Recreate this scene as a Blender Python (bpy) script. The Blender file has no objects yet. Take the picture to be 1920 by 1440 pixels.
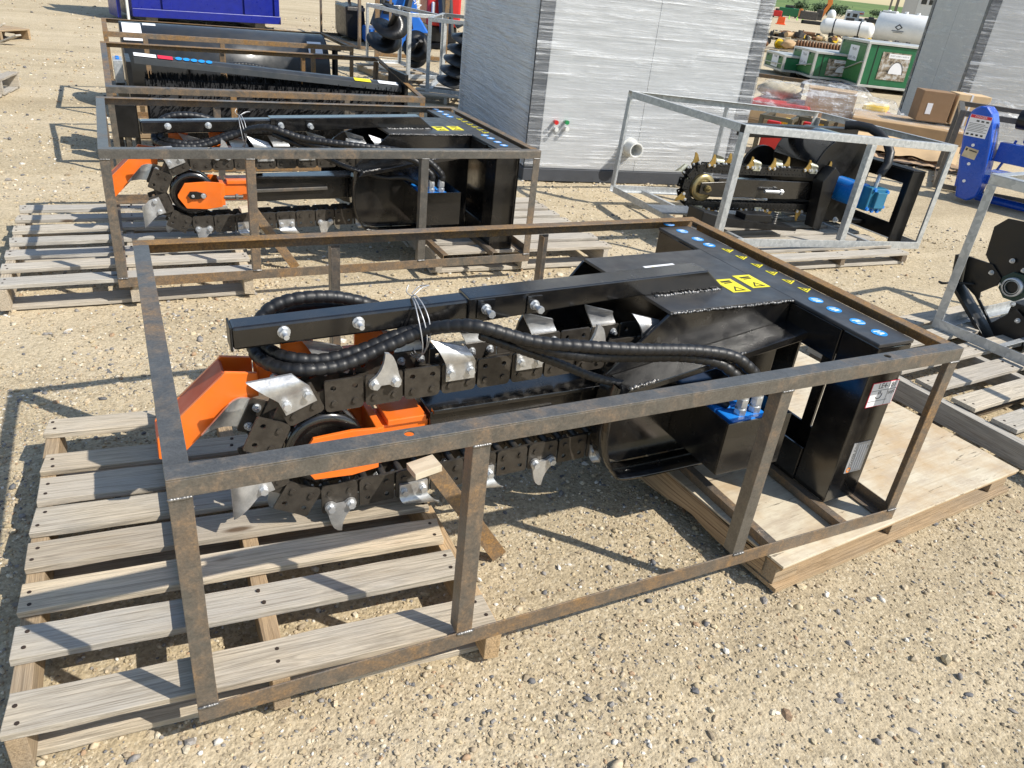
import bpy, math, random
import numpy as np
from mathutils import Vector, Matrix, noise
from mathutils.geometry import tessellate_polygon
R = math.radians
random.seed(7)
scene = bpy.context.scene
C = scene.collection

# ------------------------------------------------------------------ camera
GZ = -0.1                                   # ground level (crate floor of the big rusty crate is z = 0)
F_PX = 1422.58
CAM = Vector((0.00424, -1.11276, 1.36137))
cam_d = bpy.data.cameras.new('camera'); cam = bpy.data.objects.new('camera', cam_d); C.objects.link(cam)
cam.location = CAM; cam.rotation_euler = (R(61.5654), R(-5.7231), R(-25.6271))
cam_d.sensor_width = 36.0; cam_d.lens = 36.0*F_PX/1920.0
cam_d.clip_start = 0.05; cam_d.clip_end = 5000
scene.camera = cam
CAM_R = cam.rotation_euler.to_matrix()

# ------------------------------------------------------------------ sky, sun, exposure
SUN = Vector((0.37, -0.41, 0.56)).normalized()
world = bpy.data.worlds.new('World'); scene.world = world; world.use_nodes = True
wn = world.node_tree.nodes; wl = world.node_tree.links
sky = wn.new('ShaderNodeTexSky'); sky.sky_type = 'NISHITA'; sky.sun_disc = False
sky.sun_elevation = math.asin(SUN.z); sky.sun_rotation = math.atan2(SUN.x, SUN.y)
sky.dust_density = 0.6; sky.air_density = 1.2
wl.new(sky.outputs['Color'], wn['Background'].inputs['Color'])
wn['Background'].inputs['Strength'].default_value = 0.118
sd = bpy.data.lights.new('sun', 'SUN'); sd.energy = 4.4; sd.angle = R(0.55); sd.color = (1.0, 0.95, 0.86)
so = bpy.data.objects.new('sun', sd); C.objects.link(so)
so.rotation_euler = SUN.to_track_quat('Z', 'Y').to_euler(); so.location = (6, -6, 9)
vs = scene.view_settings; vs.view_transform = 'Standard'; vs.look = 'None'; vs.gamma = 1.0; vs.use_curve_mapping = False
vs.exposure = 0.46

# ------------------------------------------------------------------ a pixel of the photograph -> point on a plane
def _ray(x, y): return CAM_R @ Vector(((x-960)/F_PX, -(y-720)/F_PX, -1.0))
def PZ(x, y, z=GZ):
    d = _ray(x, y); return CAM + d*((z-CAM.z)/d.z)
def PY(x, y, Y):
    d = _ray(x, y); return CAM + d*((Y-CAM.y)/d.y)
def PX(x, y, X):
    d = _ray(x, y); return CAM + d*((X-CAM.x)/d.x)
def PH(base, y):                             # height on the vertical through base that shows at row y
    lo, hi = -1.0, 8.0
    for _ in range(50):
        m = (lo+hi)/2; c = CAM_R.transposed() @ (Vector((base[0], base[1], m))-CAM)
        if 720-F_PX*c.y/-c.z > y: lo = m
        else: hi = m
    return lo
def PL(x, y, M, yl):                         # pixel -> local point on the plane local-y = yl of a frame M
    Mi = M.inverted(); o = Mi @ CAM; d = (Mi.to_3x3() @ _ray(x, y)); return o + d*((yl-o.y)/d.y)

# ------------------------------------------------------------------ materials
MATS = {}
class NT:
    def __init__(s, name):
        m = bpy.data.materials.new(name); m.use_nodes = True; s.m = m; s.n = m.node_tree.nodes; s.l = m.node_tree.links
        s.b = s.n['Principled BSDF']; MATS[name] = m
    def add(s, t, **k):
        n = s.n.new(t)
        for a, v in k.items():
            if a in n.inputs:
                if hasattr(v, 'is_output'): s.l.new(v, n.inputs[a])
                else: n.inputs[a].default_value = v
            else: setattr(n, a, v)
        return n
    def setb(s, **k):
        for a, v in k.items():
            i = s.b.inputs[a.replace('_', ' ')]
            if hasattr(v, 'is_output'): s.l.new(v, i)
            else: i.default_value = v
    def coord(s, scale=(1, 1, 1), rnd=True, rot=(0, 0, 0), kind='Object'):
        tc = s.n.new('ShaderNodeTexCoord'); v = tc.outputs[kind]
        if rnd:
            oi = s.n.new('ShaderNodeObjectInfo'); mu = s.n.new('ShaderNodeVectorMath'); mu.operation = 'MULTIPLY_ADD'
            cx = s.n.new('ShaderNodeCombineXYZ')
            for i in range(3): s.l.new(oi.outputs['Random'], cx.inputs[i])
            s.l.new(cx.outputs[0], mu.inputs[0]); mu.inputs[1].default_value = (37.0, 53.0, 71.0); s.l.new(v, mu.inputs[2]); v = mu.outputs[0]
        mp = s.n.new('ShaderNodeMapping'); s.l.new(v, mp.inputs['Vector']); mp.inputs['Scale'].default_value = scale; mp.inputs['Rotation'].default_value = rot
        return mp.outputs[0]
    def noise(s, vec, scale, detail=4, rough=0.55, dist=0.0):
        n = s.add('ShaderNodeTexNoise', Scale=scale, Detail=detail, Roughness=rough, Distortion=dist); s.l.new(vec, n.inputs['Vector']); return n.outputs['Fac']
    def ramp(s, fac, stops, interp='LINEAR'):
        r = s.n.new('ShaderNodeValToRGB'); s.l.new(fac, r.inputs['Fac']); e = r.color_ramp.elements; r.color_ramp.interpolation = interp
        while len(e) < len(stops): e.new(0.5)
        for el, (p, c) in zip(e, stops):
            el.position = p; el.color = (*c, 1) if not isinstance(c, (int, float)) else (c, c, c, 1)
        return r.outputs['Color']
    def mix(s, fac, a, b, mode='MIX'):
        n = s.n.new('ShaderNodeMix'); n.data_type = 'RGBA'; n.blend_type = mode
        for i, v in ((0, fac), (6, a), (7, b)):
            if hasattr(v, 'is_output'): s.l.new(v, n.inputs[i])
            else: n.inputs[i].default_value = v if i == 0 else (*v, 1)
        return n.outputs[2]
    def bump(s, h, strength=0.3, dist=0.01, prev=None):
        b = s.add('ShaderNodeBump', Strength=strength, Distance=dist); s.l.new(h, b.inputs['Height'])
        if prev: s.l.new(prev, b.inputs['Normal'])
        return b.outputs[0]
    def rand(s): return s.n.new('ShaderNodeObjectInfo').outputs['Random']

def plain(name, col, rough=0.5, metal=0.0, var=0.15, scale=6.0, coat=0.0, bump=0.0, dust=0.0):
    t = NT(name); v = t.coord(); n = t.noise(v, scale, 5, .6)
    dark = tuple(c*(1-var) for c in col); light = tuple(min(1, c*(1+var)) for c in col)
    c = t.ramp(n, [(0.3, dark), (0.7, light)])
    rr = t.ramp(t.noise(v, scale*3, 4), [(0.3, max(0.03, rough-.08)), (0.7, min(1, rough+.10))])
    if dust:
        geo = t.n.new('ShaderNodeNewGeometry'); sp = t.n.new('ShaderNodeSeparateXYZ'); t.l.new(geo.outputs['Normal'], sp.inputs[0])
        dn = t.noise(v, 9.0, 6, .7)
        ma = t.add('ShaderNodeMath', operation='MULTIPLY'); t.l.new(t.ramp(dn, [(.42, 0.0), (.75, 1.0)]), ma.inputs[0]); ma.inputs[1].default_value = dust
        c = t.mix(ma.outputs[0], c, (0.30, 0.24, 0.17))
    t.setb(Base_Color=c, Roughness=rr, Metallic=metal, Coat_Weight=coat, Coat_Roughness=0.12)
    if bump: t.setb(Normal=t.bump(t.noise(v, scale*8, 5), bump, 0.004))
    return t.m

def mat_ground():
    t = NT('gravel_ground'); v = t.coord(rnd=False)
    big = t.noise(v, 0.35, 4, .6); mid = t.noise(v, 3.0, 5, .65); fine = t.noise(v, 60, 6, .75)
    base = t.ramp(big, [(.3, (.41, .333, .218)), (.7, (.545, .448, .30))])
    base = t.mix(t.ramp(mid, [(.35, .0), (.75, .55)]), base, (.30, .245, .17))
    vo = t.add('ShaderNodeTexVoronoi', Scale=120.0, feature='F1'); t.l.new(v, vo.inputs['Vector'])
    peb = t.ramp(vo.outputs['Color'], [(0.0, (.20, .165, .115)), (.35, (.44, .355, .225)), (.7, (.57, .465, .305)), (1.0, (.74, .66, .50))])
    base = t.mix(0.55, base, peb)
    trk = t.noise(t.coord((.35, 1.5, 1), rnd=False, rot=(0, 0, .45)), 1.0, 5, .6, .8)
    base = t.mix(t.ramp(trk, [(.46, 0.0), (.62, .55)]), base, (.585, .49, .345)); base = t.mix(t.ramp(trk, [(.30, .45), (.44, 0.0)]), base, (.30, .24, .155))
    vo2 = t.add('ShaderNodeTexVoronoi', Scale=24.0, feature='F1'); t.l.new(v, vo2.inputs['Vector'])
    pm = t.ramp(vo2.outputs['Distance'], [(.18, 1.0), (.30, 0.0)])
    sel = t.ramp(t.noise(v, 14, 2), [(.52, 0.0), (.6, .75)])
    mm = t.mix(1.0, pm, sel, 'MULTIPLY')
    base = t.mix(mm, base, t.ramp(vo2.outputs['Color'], [(.1, (.22, .20, .18)), (.5, (.50, .42, .30)), (.9, (.68, .60, .46))]))
    base = t.mix(t.ramp(fine, [(.33, .62), (.50, 0.0)]), base, (.15, .115, .07))
    inv = t.ramp(vo.outputs['Distance'], [(0.0, 1.0), (.6, 0.0)])
    inv2 = t.mix(1.0, pm, sel, 'MULTIPLY')
    n1 = t.bump(inv, .35, .005); n2 = t.bump(fine, .7, .007, n1); n3 = t.bump(inv2, .35, .008, n2); n4 = t.bump(mid, .45, .03, n3)
    t.setb(Base_Color=base, Roughness=.95, Normal=n4, Specular_IOR_Level=.2)
def mat_stone():
    t = NT('pebble'); a = t.n.new('ShaderNodeAttribute'); a.attribute_name = 'col'
    v = t.coord(rnd=False); n = t.noise(v, 160, 4)
    t.setb(Base_Color=t.mix(t.ramp(n, [(.35, .35), (.65, 0.0)]), a.outputs['Color'], (.12, .1, .08)), Roughness=.85, Normal=t.bump(n, .3, .003), Specular_IOR_Level=.25)
def mat_rust(name='mill_steel', rust=0.5, seed=0.0):
    t = NT(name); v = t.coord(rot=(0, 0, seed)); n = t.noise(v, 4.0, 9, .66, 1.2); n2 = t.noise(v, 28, 7, .72, .5); n3 = t.noise(v, 170, 4, .75); n4 = t.noise(v, 1.3, 4, .6)
    steel = t.ramp(t.mix(.5, n2, n3), [(.3, (.105, .098, .088)), (.7, (.25, .238, .218))])
    rustc = t.ramp(t.mix(.6, n2, n3), [(.30, (.075, .043, .020)), (.46, (.17, .095, .035)), (.57, (.29, .155, .045)), (.70, (.50, .25, .05))])
    m = t.mix(.35, n, n2); m = t.mix(.30, m, n4)
    k = t.ramp(m, [(.60-rust*.30, 0.0), (.78-rust*.24, .95)])
    t.setb(Base_Color=t.mix(k, steel, rustc), Metallic=t.ramp(k, [(0.0, .65), (.8, .12)]), Roughness=t.ramp(k, [(0.0, .36), (1.0, .72)]), Normal=t.bump(n3, .3, .002))
def mat_galv():
    t = NT('galvanised'); v = t.coord(); vo = t.add('ShaderNodeTexVoronoi', Scale=60.0); t.l.new(v, vo.inputs['Vector'])
    c = t.ramp(vo.outputs['Color'], [(.2, (.42, .44, .45)), (.8, (.56, .575, .58))]); n = t.noise(v, 9, 5)
    t.setb(Base_Color=t.mix(t.ramp(n, [(.5, 0.0), (.75, .5)]), c, (.33, .33, .32)), Metallic=.55, Roughness=t.ramp(n, [(.3, .36), (.7, .55)]))
def mat_wood(name, lo, hi, grey, dirt=.5):
    t = NT(name); v = t.coord((.9, 17, 17)); ring = t.noise(v, 2.0, 5, .55, 1.6)
    fib = t.noise(t.coord((2.2, 95, 95)), 2.0, 6, .72); fine = t.noise(t.coord((6, 330, 330)), 1.0, 4, .7)
    c = t.ramp(ring, [(.25, lo), (.42, hi), (.50, tuple(x*.70 for x in hi)), (.56, hi), (.66, tuple(x*.78 for x in hi)), (.72, hi)])
    g = t.noise(t.coord((1.5, 4, 4)), 1.6, 5, .6)
    c = t.mix(t.ramp(g, [(.38, 0.0), (.68, .85)]), c, grey)
    tint = t.ramp(t.rand(), [(0.0, (.80, .78, .76)), (.3, (1.0, .97, .93)), (.6, (.90, .92, .95)), (1.0, (1.18, 1.12, 1.02))]); c = t.mix(1.0, c, tint, 'MULTIPLY')
    c = t.mix(t.ramp(fib, [(.34, dirt), (.50, 0.0)]), c, tuple(x*.30 for x in lo)); c = t.mix(t.ramp(fine, [(.36, .35), (.52, 0.0)]), c, tuple(x*.4 for x in lo))
    st = t.noise(t.coord((3, 7, 7)), 1.3, 4, .5); c = t.mix(t.ramp(st, [(.66, 0.0), (.78, .55)]), c, tuple(x*.45 for x in grey))
    kn = t.add('ShaderNodeTexVoronoi', Scale=1.1); t.l.new(t.coord((2.2, 7.5, 7.5)), kn.inputs['Vector'])
    c = t.mix(t.ramp(kn.outputs['Distance'], [(.05, .85), (.11, 0.0)]), c, (.075, .04, .018))
    t.setb(Base_Color=c, Roughness=.85, Normal=t.bump(fib, .6, .005, t.bump(ring, .4, .005)), Specular_IOR_Level=.2)
def mat_ply():
    t = NT('plywood'); v = t.coord((1.6, 16, 16), rnd=False); n = t.noise(v, 1.5, 6, .6, 1.0); v2 = t.coord(rnd=False); b = t.noise(v2, 4.2, 6, .65); b2 = t.noise(t.coord((3, 9, 1), rnd=False), 2.5, 5, .65)
    c = t.ramp(n, [(.3, (.48, .40, .285)), (.5, (.60, .53, .40)), (.65, (.51, .435, .32)), (.8, (.62, .56, .44))])
    c = t.mix(t.ramp(b, [(.46, 0.0), (.66, .75)]), c, (.44, .30, .16)); c = t.mix(t.ramp(b2, [(.50, 0.0), (.66, .65)]), c, (.42, .34, .25))
    sc = t.noise(t.coord((2, 22, 2), rnd=False, rot=(0, 0, .7)), 2.4, 7, .75, 1.0)
    c = t.mix(t.ramp(sc, [(.60, 0.0), (.65, .85)]), c, (.10, .075, .05))
    t.setb(Base_Color=c, Roughness=.8, Normal=t.bump(n, .25, .004, t.bump(sc, .3, .006)))
def mat_plyedge():
    t = NT('plywood_edge'); v = t.coord((2, 2, 260), rnd=False); n = t.noise(v, 1.0, 3)
    t.setb(Base_Color=t.ramp(n, [(.35, (.17, .10, .05)), (.55, (.46, .32, .18)), (.7, (.30, .19, .10))]), Roughness=.9, Normal=t.bump(n, .5, .004))
def mat_link():
    t = NT('link_steel'); v = t.coord(); n = t.noise(v, 30, 6, .7); n2 = t.noise(v, 220, 3)
    t.setb(Base_Color=t.ramp(n, [(.3, (.040, .034, .028)), (.7, (.088, .077, .064))]), Metallic=.45, Roughness=t.ramp(n2, [(.3, .36), (.7, .52)]), Normal=t.bump(n2, .12, .001))
def mat_tooth(name='tooth_steel', c0=(.40, .40, .40), c1=(.66, .66, .655)):
    t = NT(name); v = t.coord(); n = t.noise(v, 26, 6, .7); n2 = t.noise(v, 180, 3)
    t.setb(Base_Color=t.ramp(n, [(.3, c0), (.65, c1)]), Metallic=.75, Roughness=t.ramp(n2, [(.3, .34), (.7, .50)]), Normal=t.bump(n2, .15, .0015))
def mat_film(name, rot, dens=.5, freq=70.0, warm=(.93, .95, .97), along=1.1, crumple=0.0, soft=False):
    t = NT(name); v = t.coord((along, along, freq), rnd=False, rot=rot)
    w = t.noise(v, 1.0, 5, .62, .25); w2 = t.noise(t.coord((along*.5, along*.5, freq*.14), rnd=False, rot=rot), 1.0, 4, .6, .6)
    if crumple: w2 = t.mix(crumple, w2, t.noise(t.coord(rnd=False), 9.0, 7, .7, 1.5))
    dg = t.noise(t.coord((2.2, 2.2, 9.0), rnd=False, rot=(rot[0]+.28, rot[1]+.30, 0)), 1.0, 6, .65, 1.2)
    f = t.mix(.25, t.mix(.42, w, w2), dg)
    fac = t.ramp(f, [(.42, dens*.12), (.52, dens*.50), (.58, min(1, dens*1.6)), (.66, min(1, dens*.8))])
    if soft: fac = t.ramp(f, [(.38, dens*.7), (.56, dens*1.15)])
    t.setb(Base_Color=(*warm, 1), Roughness=t.ramp(w, [(.35, .08), (.65, .26)]), Normal=t.bump(w, .9, .014, t.bump(w2, .7, .05, t.bump(dg, .5, .05))), Specular_IOR_Level=.7)
    tr = t.n.new('ShaderNodeBsdfTransparent'); tr.inputs[0].default_value = (.97, .98, .99, 1)
    mx = t.n.new('ShaderNodeMixShader'); t.l.new(fac, mx.inputs[0]); t.l.new(tr.outputs[0], mx.inputs[1]); t.l.new(t.b.outputs[0], mx.inputs[2])
    t.l.new(mx.outputs[0], t.n['Material Output'].inputs['Surface'])
def mat_poster():
    t = NT('poster_print'); v = t.coord(rnd=False, kind='Generated'); n = t.noise(v, 5.0, 5, .6)
    t.setb(Base_Color=t.ramp(n, [(.35, (.03, .028, .025)), (.5, (.30, .24, .17)), (.62, (.55, .55, .54)), (.8, (.10, .085, .07))]), Roughness=.4)
def mat_hill():
    t = NT('hill_grass'); v = t.coord(rnd=False); n = t.noise(v, .03, 6, .65); n2 = t.noise(v, .25, 5, .7)
    t.setb(Base_Color=t.mix(t.ramp(n2, [(.4, 0.0), (.7, .5)]), t.ramp(n, [(.35, (.085, .15, .028)), (.65, (.16, .22, .05))]), (.05, .085, .025)), Roughness=.95)

mat_ground(); mat_stone(); mat_rust('mill_steel', .39); mat_rust('rusted_steel', .64); mat_rust('rusted_brown', .98); mat_rust('dark_steel', .22); mat_galv()
mat_wood('weathered_wood', (.34, .275, .195), (.58, .495, .375), (.46, .425, .37)); mat_wood('grey_wood', (.36, .315, .25), (.58, .525, .44), (.46, .43, .385)); mat_wood('brown_wood', (.30, .20, .11), (.50, .36, .215), (.36, .29, .21)); mat_wood('dark_wood', (.14, .10, .07), (.24, .185, .13), (.18, .155, .13))
mat_ply(); mat_plyedge(); mat_link(); mat_tooth(); mat_tooth('gold_tooth', (.32, .20, .05), (.50, .34, .11)); mat_tooth('zinc_cup', (.42, .41, .30), (.62, .62, .52)); mat_tooth('bolt_zinc', (.50, .52, .54), (.72, .73, .74)); mat_tooth('weld_silver', (.05, .05, .05), (.34, .33, .32))
plain('black_paint', (.006, .006, .0065), .20, var=.3, coat=.7, dust=.045, bump=.03)
plain('black_satin', (.006, .006, .0065), .36, var=.3, dust=.008)
plain('dark_grey_paint', (.030, .033, .037), .36, var=.15, dust=.06, coat=.1)
plain('top_plate', (.035, .036, .038), .40, var=.45, scale=7, dust=.13, coat=.1, bump=.04)
plain('black_rubber', (.009, .009, .010), .46, var=.25, scale=30)
plain('black_bristle', (.004, .004, .0045), .85)
plain('orange_paint', (.78, .155, .012), .36, var=.16, coat=.2, dust=.10, bump=.03)
plain('orange_primer', (.42, .075, .03), .55, var=.15)
plain('motor_blue', (.012, .19, .62), .28, var=.12, coat=.3); plain('pump_blue', (.02, .15, .26), .4, var=.15)
plain('machine_blue', (.008, .075, .46), .26, var=.08, coat=.3); plain('bin_blue', (.002, .010, .20), .34, var=.15, coat=.1); plain('bright_blue', (.015, .14, .55), .35, var=.1)
plain('red_paint', (.55, .02, .018), .4, var=.1); plain('yellow_plastic', (.75, .50, .02), .45, var=.1); plain('lime_yellow', (.75, .68, .03), .5, var=.08)
plain('olive_frame', (.075, .068, .045), .6, var=.2); plain('white_paint', (.80, .80, .78), .4, var=.04); plain('off_white', (.66, .66, .63), .55, var=.06)
plain('panel_white', (.46, .46, .455), .45, var=.05); plain('trim_grey', (.055, .06, .07), .5, var=.12); plain('trim_grey_light', (.16, .165, .175), .5, var=.08)
plain('cardboard', (.46, .31, .17), .9, var=.10, bump=.1); plain('cardboard_brown', (.25, .155, .085), .9, var=.08); plain('cardboard_pale', (.60, .43, .25), .9, var=.10)
plain('crate_green', (.005, .125, .045), .38, var=.12, coat=.2); plain('crate_green_light', (.035, .16, .04), .5, var=.12); plain('alu_trim', (.50, .50, .47), .45, .4, var=.15)
plain('sticker_white', (.78, .78, .80), .45, var=.03); plain('sticker_blue', (.02, .27, .72), .4, var=.03); plain('sticker_yellow', (.82, .70, .02), .4, var=.05); plain('ink_black', (.012, .012, .012), .6); plain('ink_red', (.60, .02, .05), .5); plain('ink_orange', (.80, .25, .03), .5); plain('plate_silver', (.52, .53, .55), .35, .5, var=.05)
plain('tank_white', (.78, .78, .76), .4, var=.05); plain('glass_dark', (.02, .025, .03), .1); plain('tyre', (.015, .015, .015), .8); plain('excavator_orange', (.55, .17, .025), .5, var=.15)
plain('safety_orange', (.85, .12, .02), .5); plain('cone_green', (.35, .85, .10), .5); plain('cable_wire', (.45, .45, .46), .4, .5); plain('nail', (.045, .03, .022), .7, .3); plain('brass', (.34, .27, .13), .35, .7); plain('bearing_green', (.012, .04, .028), .4)
plain('leaf_dark', (.035, .065, .02), .8, var=.4, scale=2); plain('building_wall', (.55, .54, .51), .8, var=.04); plain('valve_green', (.02, .25, .08), .4); plain('paper_tan', (.36, .25, .16), .9, var=.25)
plain('rusty_part', (.16, .075, .03), .8, var=.5, scale=14); plain('grimy_part', (.05, .045, .04), .7, var=.5, scale=10); plain('cream_part', (.50, .42, .28), .7, var=.3, scale=10)
mat_film('film_front', (0, R(2.5), 0), .33, 62.0); mat_film('film_side', (R(14), 0, 0), .55, 60.0, (.95, .97, 1.0), soft=True); mat_film('film_drape', (R(35), R(20), 0), .36, 16.0, along=2.5, crumple=.7); mat_film('film_far', (0, R(-3), 0), .34, 48.0); mat_film('film_clear', (R(4), 0, 0), .14, 30.0)
mat_poster(); mat_hill()

# ------------------------------------------------------------------ mesh builder
OFF = {}
class MB:
    def __init__(s): s.v = []; s.f = []; s.sm = []; s.mi = []; s.cur = 0
    def _add(s, vs, fs, smooth=False):
        o = len(s.v); s.v += [tuple(p) for p in vs]
        for f in fs: s.f.append(tuple(i+o for i in f)); s.sm.append(smooth); s.mi.append(s.cur)
    def mat(s, i): s.cur = i; return s
    def box(s, x0, x1, y0, y1, z0, z1, M=None):
        p = [Vector((x, y, z)) for z in (z0, z1) for y in (y0, y1) for x in (x0, x1)]
        if M is not None: p = [M @ q for q in p]
        s._add(p, [(0, 2, 3, 1), (4, 5, 7, 6), (0, 1, 5, 4), (2, 6, 7, 3), (0, 4, 6, 2), (1, 3, 7, 5)]); return s
    def bar(s, p0, p1, w, h, up=(0, 0, 1)):          # rectangular bar from p0 to p1, w across, h along up
        p0 = Vector(p0); p1 = Vector(p1); d = (p1-p0).normalized(); u = Vector(up); a = d.cross(u)
        if a.length < 1e-4: a = d.cross(Vector((0, 1, 0)))
        a.normalize(); u = a.cross(d).normalized(); v = []
        for p in (p0, p1):
            for i, j in ((-1, -1), (1, -1), (1, 1), (-1, 1)): v.append(p + a*(i*w/2) + u*(j*h/2))
        s._add(v, [(3, 2, 1, 0), (4, 5, 6, 7), (0, 1, 5, 4), (1, 2, 6, 5), (2, 3, 7, 6), (3, 0, 4, 7)]); return s
    def angle(s, p0, p1, A, B, w=.04, t=.004):       # L profile, heel on the line p0-p1
        p0 = Vector(p0); p1 = Vector(p1); A = Vector(A); B = Vector(B)
        prof = [(0, 0), (w, 0), (w, t), (t, t), (t, w), (0, w)]; v = [p + A*a + B*b for p in (p0, p1) for a, b in prof]; n = 6
        flip = A.cross(B).dot(p1-p0) < 0
        fs = [(i, (i+1) % n, (i+1) % n+n, i+n) for i in range(n)] + [(3, 2, 1, 0), (5, 4, 3, 0), (6, 7, 8, 9), (6, 9, 10, 11)]
        if flip: fs = [tuple(reversed(f)) for f in fs]
        s._add(v, fs); return s
    def cyl(s, p0, p1, r, n=16, r1=None, cap=True, smooth=True):
        p0 = Vector(p0); p1 = Vector(p1); d = (p1-p0).normalized(); a = d.orthogonal().normalized(); b = d.cross(a); r1 = r if r1 is None else r1
        v = []
        for p, q in ((p0, r), (p1, r1)):
            for i in range(n):
                t = 2*math.pi*i/n; v.append(p + (a*math.cos(t)+b*math.sin(t))*q)
        s._add(v, [(i, (i+1) % n, (i+1) % n+n, i+n) for i in range(n)], smooth)
        if cap: s._add(v, [tuple(reversed(range(n))), tuple(range(n, 2*n))])
        return s
    def tube(s, pts, r, n=10, rf=None, cap=True):
        pts = [Vector(p) for p in pts]; k = len(pts); v = []; a = None
        for i, p in enumerate(pts):
            d = (pts[min(i+1, k-1)]-pts[max(i-1, 0)]).normalized()
            if a is None: a = d.orthogonal().normalized()
            a = (a - d*a.dot(d)).normalized(); b = d.cross(a); q = rf(i) if rf else r
            for j in range(n):
                t = 2*math.pi*j/n; v.append(p + (a*math.cos(t)+b*math.sin(t))*q)
        s._add(v, [(i*n+j, i*n+(j+1) % n, (i+1)*n+(j+1) % n, (i+1)*n+j) for i in range(k-1) for j in range(n)], True)
        if cap: s._add(v[:n]+v[-n:], [tuple(reversed(range(n))), tuple(range(n, 2*n))])
        return s
    def prism(s, outer, holes, fn, w0, w1, smooth=False):   # flat plate with holes; fn(u, v, w) -> point
        loops = [outer]+list(holes); flat = [p for l in loops for p in l]; n = len(flat)
        ar = sum(outer[i-1][0]*outer[i][1]-outer[i][0]*outer[i-1][1] for i in range(len(outer)))
        tri = tessellate_polygon([[Vector((p[0], p[1], 0)) for p in l] for l in loops])
        v = [fn(p[0], p[1], w0) for p in flat]+[fn(p[0], p[1], w1) for p in flat]
        fs = []
        for t in tri:
            a, b, c = [Vector(flat[i]) for i in t]
            if (b-a).cross(c-a) < 0: t = (t[0], t[2], t[1])
            fs.append((t[2], t[1], t[0])); fs.append((t[0]+n, t[1]+n, t[2]+n))
        o = 0
        for li, l in enumerate(loops):
            m = len(l); al = sum(l[i-1][0]*l[i][1]-l[i][0]*l[i-1][1] for i in range(m))
            for i in range(m):
                a, b = o+i, o+(i+1) % m
                q = (a, b, b+n, a+n)
                if (al > 0) == (li > 0): q = tuple(reversed(q))
                fs.append(q)
            o += m
        e = 1e-3; p0 = Vector(fn(0, 0, 0)); hand = (Vector(fn(1, 0, 0))-p0).cross(Vector(fn(0, 1, 0))-p0).dot(Vector(fn(0, 0, 1))-p0)*(w1-w0)
        if hand < 0: fs = [tuple(reversed(f)) for f in fs]
        s._add(v, fs, smooth); return s
    def lathe(s, prof, fn, n=24, smooth=True):              # prof [(r, h)], fn(x, y, h)
        v = []
        for r, h in prof:
            for i in range(n):
                t = 2*math.pi*i/n; v.append(fn(r*math.cos(t), r*math.sin(t), h))
        k = len(prof); s._add(v, [(i*n+j, i*n+(j+1) % n, (i+1)*n+(j+1) % n, (i+1)*n+j) for i in range(k-1) for j in range(n)], smooth); return s
    def grid(s, fn, nu, nv, smooth=True, thick=None):
        v = [fn(i/nu, j/nv) for i in range(nu+1) for j in range(nv+1)]; m = nv+1
        s._add(v, [(i*m+j, (i+1)*m+j, (i+1)*m+j+1, i*m+j+1) for i in range(nu) for j in range(nv)], smooth); return s
    def blob(s, c, r, n=8, sc=(1, 1, 1), jit=0.0, M=None):
        v = []; k = max(3, n//2)
        for i in range(1, k):
            a = math.pi*i/k
            for j in range(n):
                b = 2*math.pi*j/n; q = 1+random.uniform(-jit, jit); p = Vector((math.sin(a)*math.cos(b)*sc[0]*r*q, math.sin(a)*math.sin(b)*sc[1]*r*q, math.cos(a)*sc[2]*r*q)); v.append((M @ p if M else p)+Vector(c))
        t = Vector((0, 0, sc[2]*r)); bt = -t
        v += [(M @ t if M else t)+Vector(c), (M @ bt if M else bt)+Vector(c)]; T = len(v)-2
        fs = [(i*n+j, i*n+n+j, i*n+n+(j+1) % n, i*n+(j+1) % n) for i in range(k-2) for j in range(n)]
        fs += [(T, j, (j+1) % n) for j in range(n)] + [(T+1, (k-2)*n+(j+1) % n, (k-2)*n+j) for j in range(n)]
        s._add(v, fs, True); return s
    def mesh(s, name, mats):
        me = bpy.data.meshes.new(name); me.from_pydata(s.v, [], s.f); me.polygons.foreach_set('use_smooth', s.sm); me.polygons.foreach_set('material_index', s.mi)
        for m in ([mats] if isinstance(mats, str) else mats): me.materials.append(MATS[m])
        me.update(); return me
    def build(s, name, mats, parent=None, bevel=0.0, loc=None, rot=None):
        return put(name, s.mesh(name, mats), parent, bevel, loc, rot)

def put(name, me, parent=None, bevel=0.0, loc=None, rot=None):
    o = bpy.data.objects.new(name, me); C.objects.link(o)
    if parent is not None: o.parent = parent
    o.location = loc if loc is not None else (OFF.get(parent.name, (0, 0, 0)) if parent is not None else (0, 0, 0))
    if rot is not None: o.rotation_euler = rot
    if bevel:
        b = o.modifiers.new('bevel', 'BEVEL'); b.width = bevel; b.segments = 2; b.limit_method = 'ANGLE'; b.angle_limit = R(40); b.harden_normals = False
    return o
def tag(o, label, cat, group=None, kind=None):
    if label: o['label'] = label
    if cat: o['category'] = cat
    if group: o['group'] = group
    if kind: o['kind'] = kind
    return o
def thing(name, loc, label, cat, group=None, rot=None, world_coords=False):
    o = bpy.data.objects.new(name, None); C.objects.link(o); o.location = loc; o.empty_display_size = .1
    if rot is not None: o.rotation_euler = rot
    if world_coords: OFF[o.name] = (-loc[0], -loc[1], -loc[2])
    return tag(o, label, cat, group)
def copy_tree(o, parent=None):
    c = o.copy(); C.objects.link(c); c.parent = parent
    for ch in list(o.children): copy_tree(ch, c)
    return c
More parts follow.
